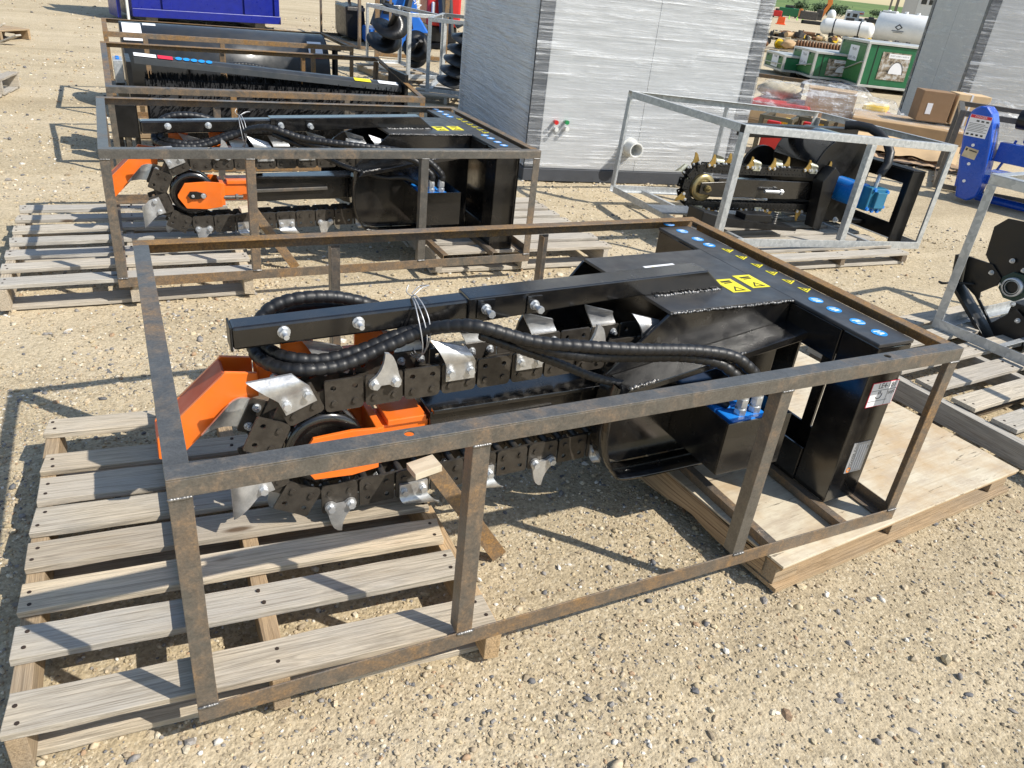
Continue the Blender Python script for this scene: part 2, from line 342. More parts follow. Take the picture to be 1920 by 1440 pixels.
def catmull(pts, n=12):
    pts = [Vector(p) for p in pts]; out = []
    for i in range(len(pts)-1):
        p0, p1, p2, p3 = pts[max(i-1, 0)], pts[i], pts[i+1], pts[min(i+2, len(pts)-1)]
        for k in range(n):
            t = k/n; out.append(.5*((2*p1)+(p2-p0)*t+(2*p0-5*p1+4*p2-p3)*t*t+(3*p1-p0-3*p2+p3)*t**3))
    out.append(pts[-1]); return out
def resample(pts, step):
    out = [pts[0]]; acc = 0
    for a, b in zip(pts, pts[1:]):
        L = (b-a).length; t = step-acc
        while t <= L: out.append(a+(b-a)*(t/L)); t += step
        acc = (acc+L) % step
    return out
def circ(cx, cy, r, n=12, ph=0): return [(cx+r*math.cos(2*math.pi*i/n+ph), cy+r*math.sin(2*math.pi*i/n+ph)) for i in range(n)]
XZ = lambda y0: (lambda u, v, w: Vector((u, y0+w, v)))
XY = lambda z0: (lambda u, v, w: Vector((u, v, z0+w)))
YZ = lambda x0: (lambda u, v, w: Vector((x0+w, u, v)))
FONT_CACHE = {}
def text_part(txt, name, mat, parent, M, size, squash=1.0):     # lettering as a flat mesh in the plane of M (x right, y up)
    cu = bpy.data.curves.new('lettering', 'FONT'); cu.body = txt; cu.size = size; cu.align_x = 'CENTER'; cu.align_y = 'CENTER'; cu.resolution_u = 2
    ob = bpy.data.objects.new('lettering', cu); C.objects.link(ob); dg = bpy.context.evaluated_depsgraph_get()
    me = bpy.data.meshes.new_from_object(ob.evaluated_get(dg)); C.objects.unlink(ob); bpy.data.objects.remove(ob)
    me.transform(M @ Matrix.Diagonal((squash, 1, 1, 1))); me.materials.clear(); me.materials.append(MATS[mat]); return put(name, me, parent)
def frame_mat(o, x, y):
    x = Vector(x).normalized(); y = Vector(y); y = (y-x*y.dot(x)).normalized(); z = x.cross(y)
    return Matrix(((x.x, y.x, z.x, o[0]), (x.y, y.y, z.y, o[1]), (x.z, y.z, z.z, o[2]), (0, 0, 0, 1)))
def rect_on(mb, M, w, h, t=.0008, d=0.0):
    mb.box(-w/2, w/2, -h/2, h/2, d, d+t, M); return mb

# ------------------------------------------------------------------ ground and gravel
def graded(lo, hi, step, far, g=1.16):
    a = list(np.arange(lo, hi, step)); s = step; x = hi
    r = []
    while x < far: r.append(x); s *= g; x += s
    r.append(far); l = []; s = step; x = lo-step*g
    while x > -far: l.append(x); s *= g; x -= s
    l.append(-far); return np.array(l[::-1]+a+r)
gx = graded(-1.2, 4.2, .03, 1500); gy = graded(-.8, 4.6, .03, 1500)
GN = {}
def gh(x, y):
    d = math.hypot(x-1, y-1)
    if d > 26: return 0.0
    a = noise.noise(Vector((x*.9, y*.9, 3)))*.010 + noise.noise(Vector((x*3.1, y*3.1, 9)))*.006 + noise.noise(Vector((x*11, y*11, 1)))*.004
    return a*min(1, max(0, (26-d)/10)) - .006
gv = [(x, y, GZ+gh(x, y)) for y in gy for x in gx]; nx = len(gx)
gf = [(j*nx+i, j*nx+i+1, (j+1)*nx+i+1, (j+1)*nx+i) for j in range(len(gy)-1) for i in range(nx-1)]
me = bpy.data.meshes.new('ground'); me.from_pydata(gv, [], gf); me.polygons.foreach_set('use_smooth', [True]*len(gf)); me.materials.append(MATS['gravel_ground'])
tag(put('ground', me), 'pale tan gravel yard ground', None, kind='structure')

def gravel():
    rng = np.random.default_rng(5)
    ico = np.array([(0, 0, 1)]+[(.894*math.cos(R(72*i)), .894*math.sin(R(72*i)), .447) for i in range(5)]+[(.894*math.cos(R(72*i+36)), .894*math.sin(R(72*i+36)), -.447) for i in range(5)]+[(0, 0, -1)])
    tri = np.array([(0, 1+i, 1+(i+1) % 5) for i in range(5)]+[(1+i, 6+i, 1+(i+1) % 5) for i in range(5)]+[(1+(i+1) % 5, 6+i, 6+(i+1) % 5) for i in range(5)]+[(11, 6+(i+1) % 5, 6+i) for i in range(5)])
    xs = []; ys = []; rs = []
    def sc(n, x0, x1, y0, y1, r0, r1, pw=2.5):
        x = rng.uniform(x0, x1, n); y = rng.uniform(y0, y1, n)
        k = np.array([max(.30, noise.noise(Vector((a*1.3, b*1.3, 5)))+.42+.3*noise.noise(Vector((a*.5, b*.5, 2)))) for a, b in zip(x, y)]); m = rng.uniform(0, .75, n) < k
        x, y = x[m], y[m]; xs.append(x); ys.append(y); rs.append((r0+(r1-r0)*rng.uniform(0, 1, len(x))**pw)*.92)
    sc(90000, -.9, 3.2, -.95, 1.9, .0018, .0058, 2.0); sc(18000, -.9, 3.6, -.95, 3.0, .004, .0115, 2.4); sc(500, -.8, 3.4, -.9, 2.6, .009, .019, 1.6)
    sc(14000, -1.2, 6.0, 1.5, 6.5, .004, .013, 2.2); sc(9000, -3.0, 9.0, 4.0, 11.0, .007, .02, 2.4); sc(3500, -4, 14, 9, 20, .012, .03, 2.4)
    x = np.concatenate(xs); y = np.concatenate(ys); r = np.concatenate(rs); n = len(x)
    z = np.array([GZ+gh(a, b) for a, b in zip(x, y)])
    V = np.repeat(ico[None], n, 0)*(1+rng.uniform(-.24, .24, (n, 12, 1)))
    sc3 = np.stack([rng.uniform(.8, 1.5, n), rng.uniform(.7, 1.1, n), rng.uniform(.45, .85, n)], 1); V = V*sc3[:, None]*r[:, None, None]
    a = rng.uniform(0, 6.28, n); b = rng.normal(0, .35, n); ca, sa, cb, sb = np.cos(a), np.sin(a), np.cos(b), np.sin(b)
    X, Y, Z = V[..., 0], V[..., 1], V[..., 2]; Y, Z = Y*cb[:, None]-Z*sb[:, None], Y*sb[:, None]+Z*cb[:, None]; X, Y = X*ca[:, None]-Y*sa[:, None], X*sa[:, None]+Y*ca[:, None]
    V = np.stack([X+x[:, None], Y+y[:, None], Z+(z+r*sc3[:, 2]*rng.uniform(.0, .55, n))[:, None]], -1).reshape(-1, 3)
    T = (tri[None]+(np.arange(n)*12)[:, None, None]).reshape(-1, 3)
    me = bpy.data.meshes.new('gravel'); me.vertices.add(len(V)); me.vertices.foreach_set('co', V.ravel()); me.loops.add(T.size); me.loops.foreach_set('vertex_index', T.ravel().astype(np.int32))
    me.polygons.add(len(T)); me.polygons.foreach_set('loop_start', np.arange(0, T.size, 3, dtype=np.int32)); me.polygons.foreach_set('loop_total', np.full(len(T), 3, np.int32)); me.polygons.foreach_set('use_smooth', np.repeat(rng.uniform(0, 1, n) < .35, 20)); me.update(calc_edges=True)
    pal = np.array([(.50, .40, .25), (.55, .45, .31), (.64, .56, .42), (.36, .29, .20), (.29, .27, .25), (.15, .15, .155), (.42, .28, .17), (.74, .70, .62), (.52, .43, .28)]); w = np.array([.20, .2, .10, .14, .11, .075, .05, .06, .12]); w /= w.sum()
    col = pal[rng.choice(len(pal), n, p=w)]*rng.uniform(.85, 1.12, (n, 1)); ca_ = me.color_attributes.new('col', 'FLOAT_COLOR', 'POINT'); ca_.data.foreach_set('color', np.concatenate([np.repeat(col, 12, 0), np.ones((n*12, 1))], 1).ravel())
    me.materials.append(MATS['pebble']); tag(put('gravel', me), 'loose tan and grey pebbles strewn over the yard', 'gravel', kind='stuff')
gravel()

# ------------------------------------------------------------------ rusty angle-iron crates
def weld(parent, p, d, n=7, r=.0055, name='weld_bead'):
    mb = MB()
    for i in range(n): mb.blob(Vector(p)+Vector(d)*(i/(n-1)), r*random.uniform(.85, 1.15), 6, (1.5, .7, .8), .05)
    return mb.build(name, 'weld_silver', parent, loc=(0, 0, 0))
def steel_crate(loc, L, W, H, label, group, near_x, far_x, cross_x, mats=('mill_steel', 'rusted_steel'), w=.04, rot=None, name='steel_crate', cat='crate', holes=True, welds=True, end_mid=False, rust_top=None, deck=.031, deck_r=.001, cross_up=0.0):
    t = thing(name, loc, label, cat, group, rot); t4 = .004; m0, m1 = mats
    def hol(xs): return [circ(x, .022, .0095, 12) for x in xs] if holes else []
    mb = MB(); mb.prism([(0, 0), (L, 0), (L, w), (0, w)], hol((.42, L-.28)), XY(H), -t4, 0); mb.box(0, L, 0, t4, H-w, H-t4); mb.build('top_rail', m0, t, .0012)
    mb = MB(); mb.prism([(0, W-w), (L, W-w), (L, W), (0, W)], hol(()), XY(H), -t4, 0); mb.box(0, L, W-t4, W, H-w, H-t4); mb.build('top_rail', rust_top or m1, t, .0012)
    MB().angle((0, w+.0006, H-.001), (0, W-w-.0006, H-.001), (1, 0, 0), (0, 0, -1), w).build('top_rail', m0, t, .0012)
    MB().angle((L, w+.0006, H-.001), (L, W-w-.0006, H-.001), (-1, 0, 0), (0, 0, -1), w).build('top_rail', rust_top or m1, t, .0012)
    MB().box(0, L, 0, t4, 0, w+.004).build('bottom_rail', m1, t, .0012)
    MB().angle((0, W, deck), (L, W, deck), (0, -1, 0), (0, 0, 1), w).build('bottom_rail', m1, t, .0012)
    MB().angle((0, t4+.001, deck), (0, W-w-.001, deck), (1, 0, 0), (0, 0, 1), w).build('bottom_rail', m1, t, .0012)
    MB().angle((L, t4+.001, deck_r), (L, W-w-.001, deck_r), (-1, 0, 0), (0, 0, 1), w).build('bottom_rail', m1, t, .0012)
    for x in cross_x: MB().angle((x, t4+.001, .0295+cross_up), (x, W-w-.001, .0295+cross_up), (1, 0, 0), (0, 0, -1), .029).build('cross_rail', m1, t, .0012)
    for i, x in enumerate(near_x):
        last = i == len(near_x)-1 and len(near_x) > 1
        p = MB().angle((x if not last else L-.001, .001, w+.001), (x if not last else L-.001, .001, H-w-.001), (-1 if last else 1, 0, 0), (0, 1, 0), w*.95).build('post', m1 if i % 2 else m0, t, .0012)
        if welds: weld(p, (x+.006 if not last else L-.036, -.001, w+.002), (.028, 0, 0)); weld(p, (x+.004 if not last else L-.034, 0, H-w-.001), (.030, 0, 0), r=.004, name='weld_bead')
    for i, x in enumerate(far_x):
        last = i == len(far_x)-1
        MB().angle((x if not last else L-.001, W-.001, deck+w+.001), (x if not last else L-.001, W-.001, H-w-.001), (-1 if last else 1, 0, 0), (0, -1, 0), w*.95).build('post', m1 if i % 2 == 0 else m0, t, .0012)
    return t
steel_crate((0, 0, 0), 2.0, 1.206, .59, 'grey and rust angle-iron crate around the trencher with the white handwritten sticker', 'rusty crates in a row', (0.0, .545, 1.35, 2.0), (0.0, .555, 1.315, 2.0), (1.50, 1.78), rust_top='rusted_brown')
steel_crate((-.079, 2.355, -.003), 2.0, 1.206, .59, 'grey and rust angle-iron crate around the trencher on two slatted pallets', 'rusty crates in a row', (0.0, .56, 1.36, 2.0), (0.0, .57, 1.33, 2.0), (1.50, 1.78), deck_r=.034, deck=.034, cross_up=.032)

# ------------------------------------------------------------------ pallets
def board_mesh(L, w, h, mat, seed, warp=.004):
    rg = random.Random(seed); mb = MB(); n = 10; v = []
    c0, c1 = rg.uniform(-warp, warp), rg.uniform(-warp, warp)
    for i in range(n+1):
        x = -L/2+L*i/n; e = 4*(i/n)*(1-i/n)
        j = [rg.uniform(-.0022, .0022) for _ in range(4)]
        z0 = c0*e; y0 = c1*e
        ex = (rg.uniform(-.004, .004) if i in (0, n) else 0)
        v += [(x+ex, -w/2+y0+j[0], -h+z0), (x-ex, w/2+y0+j[1], -h+z0), (x-ex, w/2+y0+j[1], z0), (x+ex, -w/2+y0+j[2], z0)]
    fs = [(0, 1, 2, 3), (n*4+3, n*4+2, n*4+1, n*4)]
    for i in range(n):
        for k in range(4): fs.append((i*4+k, (i+1)*4+k, (i+1)*4+(k+1) % 4, i*4+(k+1) % 4))
    mb._add(v, [tuple(reversed(f)) for f in fs]); return mb.mesh('deck_board', mat)
SEED = [100]
def plank(parent, name, a, b, w, h, mat, nails=None, warp=.004):     # top-face centre line from a to b (parent coords)
    a = Vector(a); b = Vector(b); d = b-a; SEED[0] += 1
    o = put(name, board_mesh(d.length, w, h, mat, SEED[0], warp), parent, .0018, loc=(a+b)/2, rot=(0, -math.atan2(d.z, math.hypot(d.x, d.y)), math.atan2(d.y, d.x)))
    if nails:
        mb = MB()
        for x in nails:
            for y in (-w*.24, w*.22): 
                q = (x+random.uniform(-.008, .008), y+random.uniform(-.008, .008), 0); mb.cyl((q[0], q[1], -.004), (q[0], q[1], .0012), .0048, 8)
        mb.build('nails', 'nail', o, loc=(0, 0, 0))['kind'] = 'stuff'
    return o
def slat_pallet(label, group, base, rows, xs, mat, sm, bz=.13, name='wooden_pallet', bh=.018, nails=True, bottoms=True, sw=.038, ext=None, cat='pallet'):
    # rows: [(left xy, right xy, width)] in world, xs: stringer lines [(x near, y near, x far, y far)]
    t = thing(name, (base[0], base[1], GZ), label, cat, group); o = Vector((base[0], base[1], 0))
    for i, (a, b, w) in enumerate(rows):
        a = Vector((a[0], a[1], bz))-o; b = Vector((b[0], b[1], bz))-o; L = (b-a).length
        nl = None
        if nails: nl = [-L/2+.022, 0.0+.01, L/2-.022]
        plank(t, 'deck_board', a, b, w, bh, mat, nl)
    for (x0, y0, x1, y1) in xs:
        a = Vector((x0, y0, bz-bh-.0015))-o; b = Vector((x1, y1, bz-bh-.0015))-o
        plank(t, 'stringer', a, b, sw, bz-bh*2-.004, sm, None, .001)
    if bottoms:
        n0 = Vector(rows[0][0]); n1 = Vector(rows[0][1]); f0 = Vector(rows[-1][0]); f1 = Vector(rows[-1][1])
        for k in (.045, .5, .95):
            a = n0.lerp(f0, k); b = n1.lerp(f1, k); plank(t, 'bottom_board', (a.x-o.x, a.y-o.y, bh+.001), (b.x-o.x, b.y-o.y, bh+.001), .11, bh, mat, None, .001)
    return t
# pallet under the tail of the first trencher
lx = [(-.332, .124), (-.332, .31), (-.327, .446), (-.322, .592), (-.316, .728), (-.309, .86), (-.304, .99), (-.303, 1.19)]
rx = [(.655, .060), (.642, .238), (.648, .372), (.657, .515), (.66, .648), (.665, .775), (.668, .91), (.672, 1.105)]
wd = [.098, .094, .092, .097, .102, .108, .085, .085]
slat_pallet('weathered slatted pallet under the trencher with the white handwritten sticker', 'slatted pallets', (.16, .62), list(zip(lx, rx, wd)), [(-.315, .075, -.285, 1.23), (.165, .04, .19, 1.19), (.645, .005, .655, 1.15)], 'weathered_wood', 'brown_wood')
# two pallets under the second crate
lx = [(-.53+.003*i, 2.43+.178*i) for i in range(7)]; rx = [(.49+.004*i, 2.415+.178*i) for i in range(7)]
slat_pallet('pale slatted pallet under the orange tail of the second trencher', 'slatted pallets', (0, 2.9), list(zip(lx, rx, [.092, .085, .09, .082, .088, .085, .09])), [(-.51, 2.375, -.49, 3.53), (-.02, 2.37, 0, 3.53), (.46, 2.365, .49, 3.52)], 'grey_wood', 'weathered_wood')
lx = [(1.42+.004*i, 2.53+.155*i) for i in range(7)]; rx = [(2.50-.002*i, 2.47+.155*i) for i in range(7)]
slat_pallet('pale slatted pallet under the black mount end of the second trencher', 'slatted pallets', (2, 3), list(zip(lx, rx, [.1]*7)), [(1.45, 2.48, 1.47, 3.5), (1.95, 2.45, 1.96, 3.48), (2.46, 2.42, 2.46, 3.45)], 'grey_wood', 'grey_wood')

def ply_pallet():
    t = thing('plywood_pallet', (2.07, .497, GZ), 'block pallet topped with a blond plywood sheet under the trencher mount', 'pallet', rot=(0, 0, R(4.8)))
    x0, x1, y0, y1 = -.612, .612, -.5, .5; top = .098
    MB().box(x0, x1, y0, y1, top-.008, top).build('deck_sheet', 'plywood', t, .0015)
    MB().box(x0+.003, x1-.002, y0+.003, y1-.003, top-.0180, top-.0085).build('veneer', 'plywood_edge', t, .001)
    for k, (dy, dx) in enumerate(((0, 0), (.10, .015))):      # delaminated strips hanging off the left edge
        mb = MB(); rg = random.Random(k+3)
        mb.grid(lambda u, v, k=k: Vector((x0-.003-.030*k*v*u-.012*v*abs(math.sin(u*7+k)), y0+.06+.75*u+.05*k, top-.012-.055*v-.008*math.sin(u*9+k*2))), 14, 3); mb.build('split_veneer', 'plywood_edge', t)
    for bx in (x0+.055, -.02, x1-.06):
        for by in (y0+.065, .03, y1-.06): MB().box(bx-.05, bx+.05, by-.045, by+.045, .0165, top-.0185).build('block', 'brown_wood', t, .002)
    for by in (y0+.07, .03, y1-.07): MB().box(x0, x1, by-.07, by+.07, .002, .016).build('bottom_board', 'brown_wood', t, .001)
ply_pallet()

# ------------------------------------------------------------------ chain trenchers (orange tail, black hood)
CY = .537                                               # chain centre plane
def bolt(mb, p, d, r=.010, l=.012, stud=.012):         # hex head with a washer, d = direction it points
    p = Vector(p); d = Vector(d).normalized(); mb.cyl(p, p+d*.002, r*1.25, 12); mb.cyl(p+d*.002, p+d*l, r, 6, smooth=False)
    if stud: mb.cyl(p+d*l, p+d*(l+stud), r*.55, 8)
def link_mesh(mat='link_steel', scale=1.0):
    mb = MB(); pl = [(-.037, -.024), (.037, -.024), (.044, -.021), (.0475, -.014), (.0475, .059), (.044, .062), (-.044, .062), (-.0475, .059), (-.0475, -.014), (-.044, -.021)]
    ho = [circ(-.027, .040, .0072, 12), circ(.027, .040, .0072, 12)]
    mb.prism(pl, ho, XZ(0), -.050, -.043); mb.prism(pl, ho, XZ(0), .043, .050)
    inn = [(.012, -.018), (.086, -.018), (.086, .022), (.012, .022)]
    mb.prism(inn, [], XZ(0), -.039, -.033); mb.prism(inn, [], XZ(0), .033, .039)
    for x in (-.026, .026): mb.cyl((x, -.0555, 0), (x, .0555, 0), .0075, 10); mb.cyl((x, -.033, 0), (x, .033, 0), .011, 10)
    return mb.mesh('chain_link', mat)
def tooth_bolts(mb, yf):
    mb.mat(1)
    for x in (-.027, .027): bolt(mb, (x, yf, .040), (0, -1, 0), .0098, .012, 0); bolt(mb, (x, -.0425, .040), (0, 1, 0), .009, .009, .008)
def cup_mesh(mat='tooth_steel', ext=.050):
    mb = MB(); th = .0075
    def srf(u, v, o):                                  # u along the chain, v outwards; flares and curls over the chain
        k = max(0, v-.30)/.70; z = .016+.042*min(v/.30, 1)
        x = (u-.5)*.080*(1+.08*k) - .026*k**1.4 - .012*k*(1-u); z += k*(ext-.4*ext*u) ; y = -.0515-o*th - .016*math.sin(k*2.2) + .022*k*k
        return Vector((x, y, z))
    n, m = 7, 10
    a = [srf(i/n, j/m, 0) for i in range(n+1) for j in range(m+1)]; b = [srf(i/n, j/m, 1) for i in range(n+1) for j in range(m+1)]; K = len(a); w = m+1
    fs = []
    for i in range(n):
        for j in range(m):
            q = (i*w+j, (i+1)*w+j, (i+1)*w+j+1, i*w+j+1); fs.append(q[::-1]); fs.append(tuple(x+K for x in q))
    mb._add(a+b, fs, True)
    rim = [i*w for i in range(n+1)]+[n*w+j for j in range(1, w)]+[i*w+m for i in range(n-1, -1, -1)]+[j for j in range(m-1, 0, -1)]
    mb._add(a+b, [(rim[i], rim[(i+1) % len(rim)], rim[(i+1) % len(rim)]+K, rim[i]+K) for i in range(len(rim))])
    tooth_bolts(mb, -.0595); return mb.mesh('cup_tooth', [mat, 'bolt_zinc'])
def shark_mesh(mat='tooth_steel'):
    mb = MB(); out = []
    out += [(-.027+.015*math.cos(t), .040+.015*math.sin(t)) for t in np.linspace(R(110), R(300), 8)]
    out += [(-.010, .035), (.010, .035)]
    out += [(.027+.015*math.cos(t), .040+.015*math.sin(t)) for t in np.linspace(R(240), R(400), 7)]
    out += [(.034, .062), (.031, .078), (.027, .094), (.020, .110), (.010, .120), (.000, .122), (-.001, .112), (-.004, .096), (-.011, .078), (-.022, .062)]
    mb.prism(out, [], XZ(-.0515), -.010, 0); tooth_bolts(mb, -.0620)
    return mb.mesh('shark_tooth', [mat, 'bolt_zinc'])
def mirror_mesh(me, axis=1):
    m2 = me.copy(); S = Matrix.Scale(-1, 4, Vector([1 if i == axis else 0 for i in range(3)])); m2.transform(S); m2.flip_normals(); return m2
def chain_frames(c0, c1, r, pitch):
    (x0, z0), (x1, z1) = c0, c1; L = math.hypot(x1-x0, z1-z0); a = math.atan2(z1-z0, x1-x0); tot = 2*L+2*math.pi*r; n = round(tot/pitch); out = []
    ux, uz = math.cos(a), math.sin(a); nx_, nz_ = -uz, ux
    for i in range(n):
        s = (i+.5)*tot/n
        if s < L: px, pz, t = x0+nx_*r+ux*s, z0+nz_*r+uz*s, a
        elif s < L+math.pi*r:
            p = (s-L)/r; th = a+math.pi/2-p; px, pz, t = x1+r*math.cos(th), z1+r*math.sin(th), th-math.pi/2
        elif s < 2*L+math.pi*r:
            q = s-L-math.pi*r; px, pz, t = x1-nx_*r-ux*q, z1-nz_*r-uz*q, a+math.pi
        else:
            p = (s-2*L-math.pi*r)/r; th = a-math.pi/2-p; px, pz, t = x0+r*math.cos(th), z0+r*math.sin(th), th-math.pi/2
        out.append((px, pz, t))
    return out
def hose(parent, pts, r, name='hose', pitch=.026, amp=.13, mat='black_rubber', n=12):
    p = resample(catmull(pts, 16), pitch/6); prof = [.0, .85, 1.0, 1.0, 1.0, .80]
    return MB().tube(p, r, n, lambda i: r*(1-amp+amp*prof[i % 6])).build(name, mat, parent)

def trencher():
    root = thing('chain_trencher', (1.0, .6, .03), 'black chain trencher with orange tail, a white handwritten sticker on its mount', 'trencher', 'orange tailed trenchers in crates', world_coords=True)
    # --- chain
    lm = link_mesh(); cm = cup_mesh(ext=.078); cs = cup_mesh(); sm = shark_mesh(); cm2 = mirror_mesh(cm); sm2 = mirror_mesh(sm)
    fr = chain_frames((.372, .262), (1.36, .284), .135, .1003)
    o = OFF[root.name]
    TEETH = {0: cm2, 1: sm, 2: cm2, 3: cm, 4: cm2, 5: cm, 6: cm2, 7: sm, 8: cm2, 9: cm, 11: sm, 12: cm2, 14: sm2, 15: cs, 16: sm2, 17: sm, 19: cs, 20: sm2, 21: cs, 22: sm2, 23: sm, 24: sm2, 25: cm, 26: cm2, 27: cm}
    for i, (px, pz, t) in enumerate(fr):
        lk = put('chain_link', lm, root, .0, loc=(px+o[0], CY+o[1], pz+o[2]), rot=(0, -t, 0))
        me = TEETH.get(i)
        if me: put('cup_tooth' if 'cup' in me.name else 'shark_tooth', me, lk, .0, loc=(0, 0, 0))
    # --- boom, tail fork, idler
    def zc(x): return .262+(x-.372)*.022
    b = MB(); b.bar((.645, CY, zc(.645)+.008), (1.22, CY, zc(1.22)+.008), .115, .115); b.build('boom', 'black_paint', root, .004)
    b = MB(); b.box(.645, 1.18, .458, .4785, .338, .350); b.build('boom_flange', 'black_paint', root, .002)
    b = MB(); b.bar((.62, .466, .277), (1.02, .466, .286), .012, .016); b.build('adjuster_rod', 'dark_steel', root, .002)
    hexa = [(x_, z_+.022) for x_, z_ in ((.300, .245), (.335, .300), (.43, .306), (.50, .300), (.50, .182), (.43, .172), (.335, .178), (.300, .232))]
    for y in (.457, .607): MB().prism(hexa, [], XZ(y), 0, .010).build('tail_plate', 'orange_paint', root, .0015)
    b = MB(); b.box(.495, .515, .4675, .6065, .208, .318); b.box(.515, .644, .492, .584, .227, .307); b.box(.53, .635, .483, .593, .3075, .326); b.build('tail_bracket', 'orange_paint', root, .003)
    b = MB(); b.cyl((.51, .474, .247), (.60, .474, .247), .010, 12); b.cyl((.565, .474, .247), (.578, .474, .247), .017, 6, smooth=False); b.build('tension_bolt', 'dark_steel', root)
    b = MB(); b.lathe([(0, -.04), (.07, -.04), (.075, -.045), (.100, -.045), (.104, -.03), (.104, .03), (.100, .045), (.075, .045), (.07, .04), (0, .04)], lambda x, y, h: Vector((.372+x, CY+h, .262+y)), 36); b.build('idler_wheel', 'black_paint', root)
    b = MB(); b.prism([(x_, z_+.022) for x_, z_ in ((.355, .225), (.385, .225), (.425, .232), (.430, .240), (.425, .250), (.385, .262), (.355, .262), (.342, .244))], [], XZ(.4565), -.010, 0); b.cyl((.366, .4465, .265), (.366, .4385, .265), .011, 12); b.build('axle_lock', 'black_paint', root, .001)
    b = MB(); bolt(b, (.414, .4464, .263), (0, -1, 0), .010, .010, 0); bolt(b, (.366, .4380, .265), (0, -1, 0), .006, .006, 0); b.build('bolt', 'bolt_zinc', root)
    # --- hood and mount
    hp = [(1.312, .885), (1.335, .44), (1.800, .44), (1.800, .90)]
    MB().prism(hp, [], XY(.572), -.010, 0).build('hood_top', 'top_plate', root, .0015)
    sp = [(1.335, .561), (1.795, .561), (1.795, .05), (1.62, .05), (1.57, .080), (1.25, .080), (1.185, .112), (1.146, .192), (1.136, .29), (1.150, .395)]
    MB().prism(sp, [], XZ(.44), 0, .010).build('hood_side', 'black_paint', root, .0015)
    fs = [(1.312, .561), (1.795, .561), (1.795, .05), (1.40, .05)]+[(1.30+.215*math.cos(t), .29+.215*math.sin(t)) for t in np.linspace(R(290), R(100), 14)]
    MB().prism(fs, [], XZ(.885), 0, .010).build('hood_side', 'black_paint', root, .0015)
    MB().grid(lambda u, v: Vector((1.332-.025*v, .450+.435*v, .561)) + Vector((-.17*u, 0, -.165*u))*.0 + Vector((0, 0, -.001)), 1, 1)
    rim = [(1.150, .395), (1.136, .29), (1.146, .19), (1.185, .110), (1.25, .078), (1.58, .078)]
    b = MB(); rp = catmull([Vector((x, 0, z)) for x, z in rim], 6)
    for a, c in zip(rp, rp[1:]):
        d = (c-a).normalized(); n_ = Vector((-d.z, 0, d.x))*.008
        b._add([a+Vector((0, .355, 0)), c+Vector((0, .355, 0)), c+Vector((0, .4395, 0)), a+Vector((0, .4395, 0)), a-n_+Vector((0, .355, 0)), c-n_+Vector((0, .355, 0)), c-n_+Vector((0, .4395, 0)), a-n_+Vector((0, .4395, 0))], [(0, 1, 2, 3), (7, 6, 5, 4), (0, 4, 5, 1), (3, 2, 6, 7)], True)
    b.build('hood_rim', 'black_paint', root)
    b = MB(); b.prism([(1.150, .37), (1.172, .392), (1.905, .520), (1.905, .494)], [], XZ(.345), 0, .0945); b.build('side_ledge', 'black_paint', root, .002)
    def bead(parent, p0, p1, n, r=.006):
        mb = MB(); p0 = Vector(p0); p1 = Vector(p1)
        for i in range(n): mb.blob(p0.lerp(p1, i/(n-1))+Vector((random.uniform(-1, 1), random.uniform(-1, 1), random.uniform(-1, 1)))*.0018, r*random.uniform(.7, 1.25), 6, (1, 1, .8), .2)
        return mb.build('weld_bead', 'weld_silver', parent)
    bead(root, (1.338, .438, .566), (1.80, .438, .566), 70, .005)
    bead(root, (1.36, .548, .573), (1.60, .553, .573), 40, .006); bead(root, (1.18, .349, .397), (1.26, .348, .411), 14, .006); bead(root, (1.48, .345, .448), (1.56, .345, .462), 12, .005)
    # mount plate with windows
    win = lambda a, b_, c, d: [(a, c), (b_, c), (b_, d), (a, d)]
    b = MB(); b.prism([(.11, .032), (1.15, .032), (1.15, .558), (.11, .558)], [win(.268, .335, .15, .42), win(.375, .475, .15, .42), win(.79, .88, .15, .42), win(.92, .99, .15, .42)], YZ(1.930), 0, .010); b.build('mount_plate', 'black_paint', root, .0015)
    b = MB(); b.box(1.80, 1.942, .108, 1.152, .560, .572); b.build('mount_top', 'top_plate', root, .003)
    for y0, y1 in ((.108, .235), (1.025, 1.152)): MB().box(1.805, 1.9295, y0, y1, .032, .5595).build('mount_post', 'black_paint', root, .003)
    MB().box(1.798, 1.806, .236, 1.024, .46, .5595).build('mount_web', 'black_paint', root, .001)
    MB().box(1.80, 1.9295, .236, 1.024, .032, .044).build('mount_foot', 'black_paint', root, .001)
    MB().box(1.798, 1.806, .236, 1.024, .044, .15).build('mount_web', 'black_paint', root, .001)
    b = MB(); b.cyl((1.36, .46, .284), (1.36, .88, .284), .05, 20); b.cyl((1.36, CY-.03, .284), (1.36, CY+.03, .284), .115, 28); b.build('drive_sprocket', 'black_satin', root)
    # --- motor in its open box
    x0, x1, y0, y1, z0, z1 = 1.425, 1.662, .205, .4395, .150, .322
    b = MB(); b.box(x0, x1, y0, y0+.005, z0, z1); b.box(x0, x0+.005, y0+.005, y1, z0, z1); b.box(x1-.005, x1, y0+.005, y1, z0, z1); b.box(x0+.005, x1-.005, y0+.005, y1, z0, z0+.005); b.build('motor_box', 'black_paint', root, .0012)
    b = MB(); b.cyl((1.515, .24, .245), (1.515, .4385, .245), .060, 28); b.box(1.46, 1.60, .225, .30, .20, .312); b.box(1.455, 1.575, .30, .42, .255, .315); b.build('hydraulic_motor', 'motor_blue', root, .006)
    fx = [PY(1387, 772, .262), PY(1414, 767, .262)]
    b = MB()
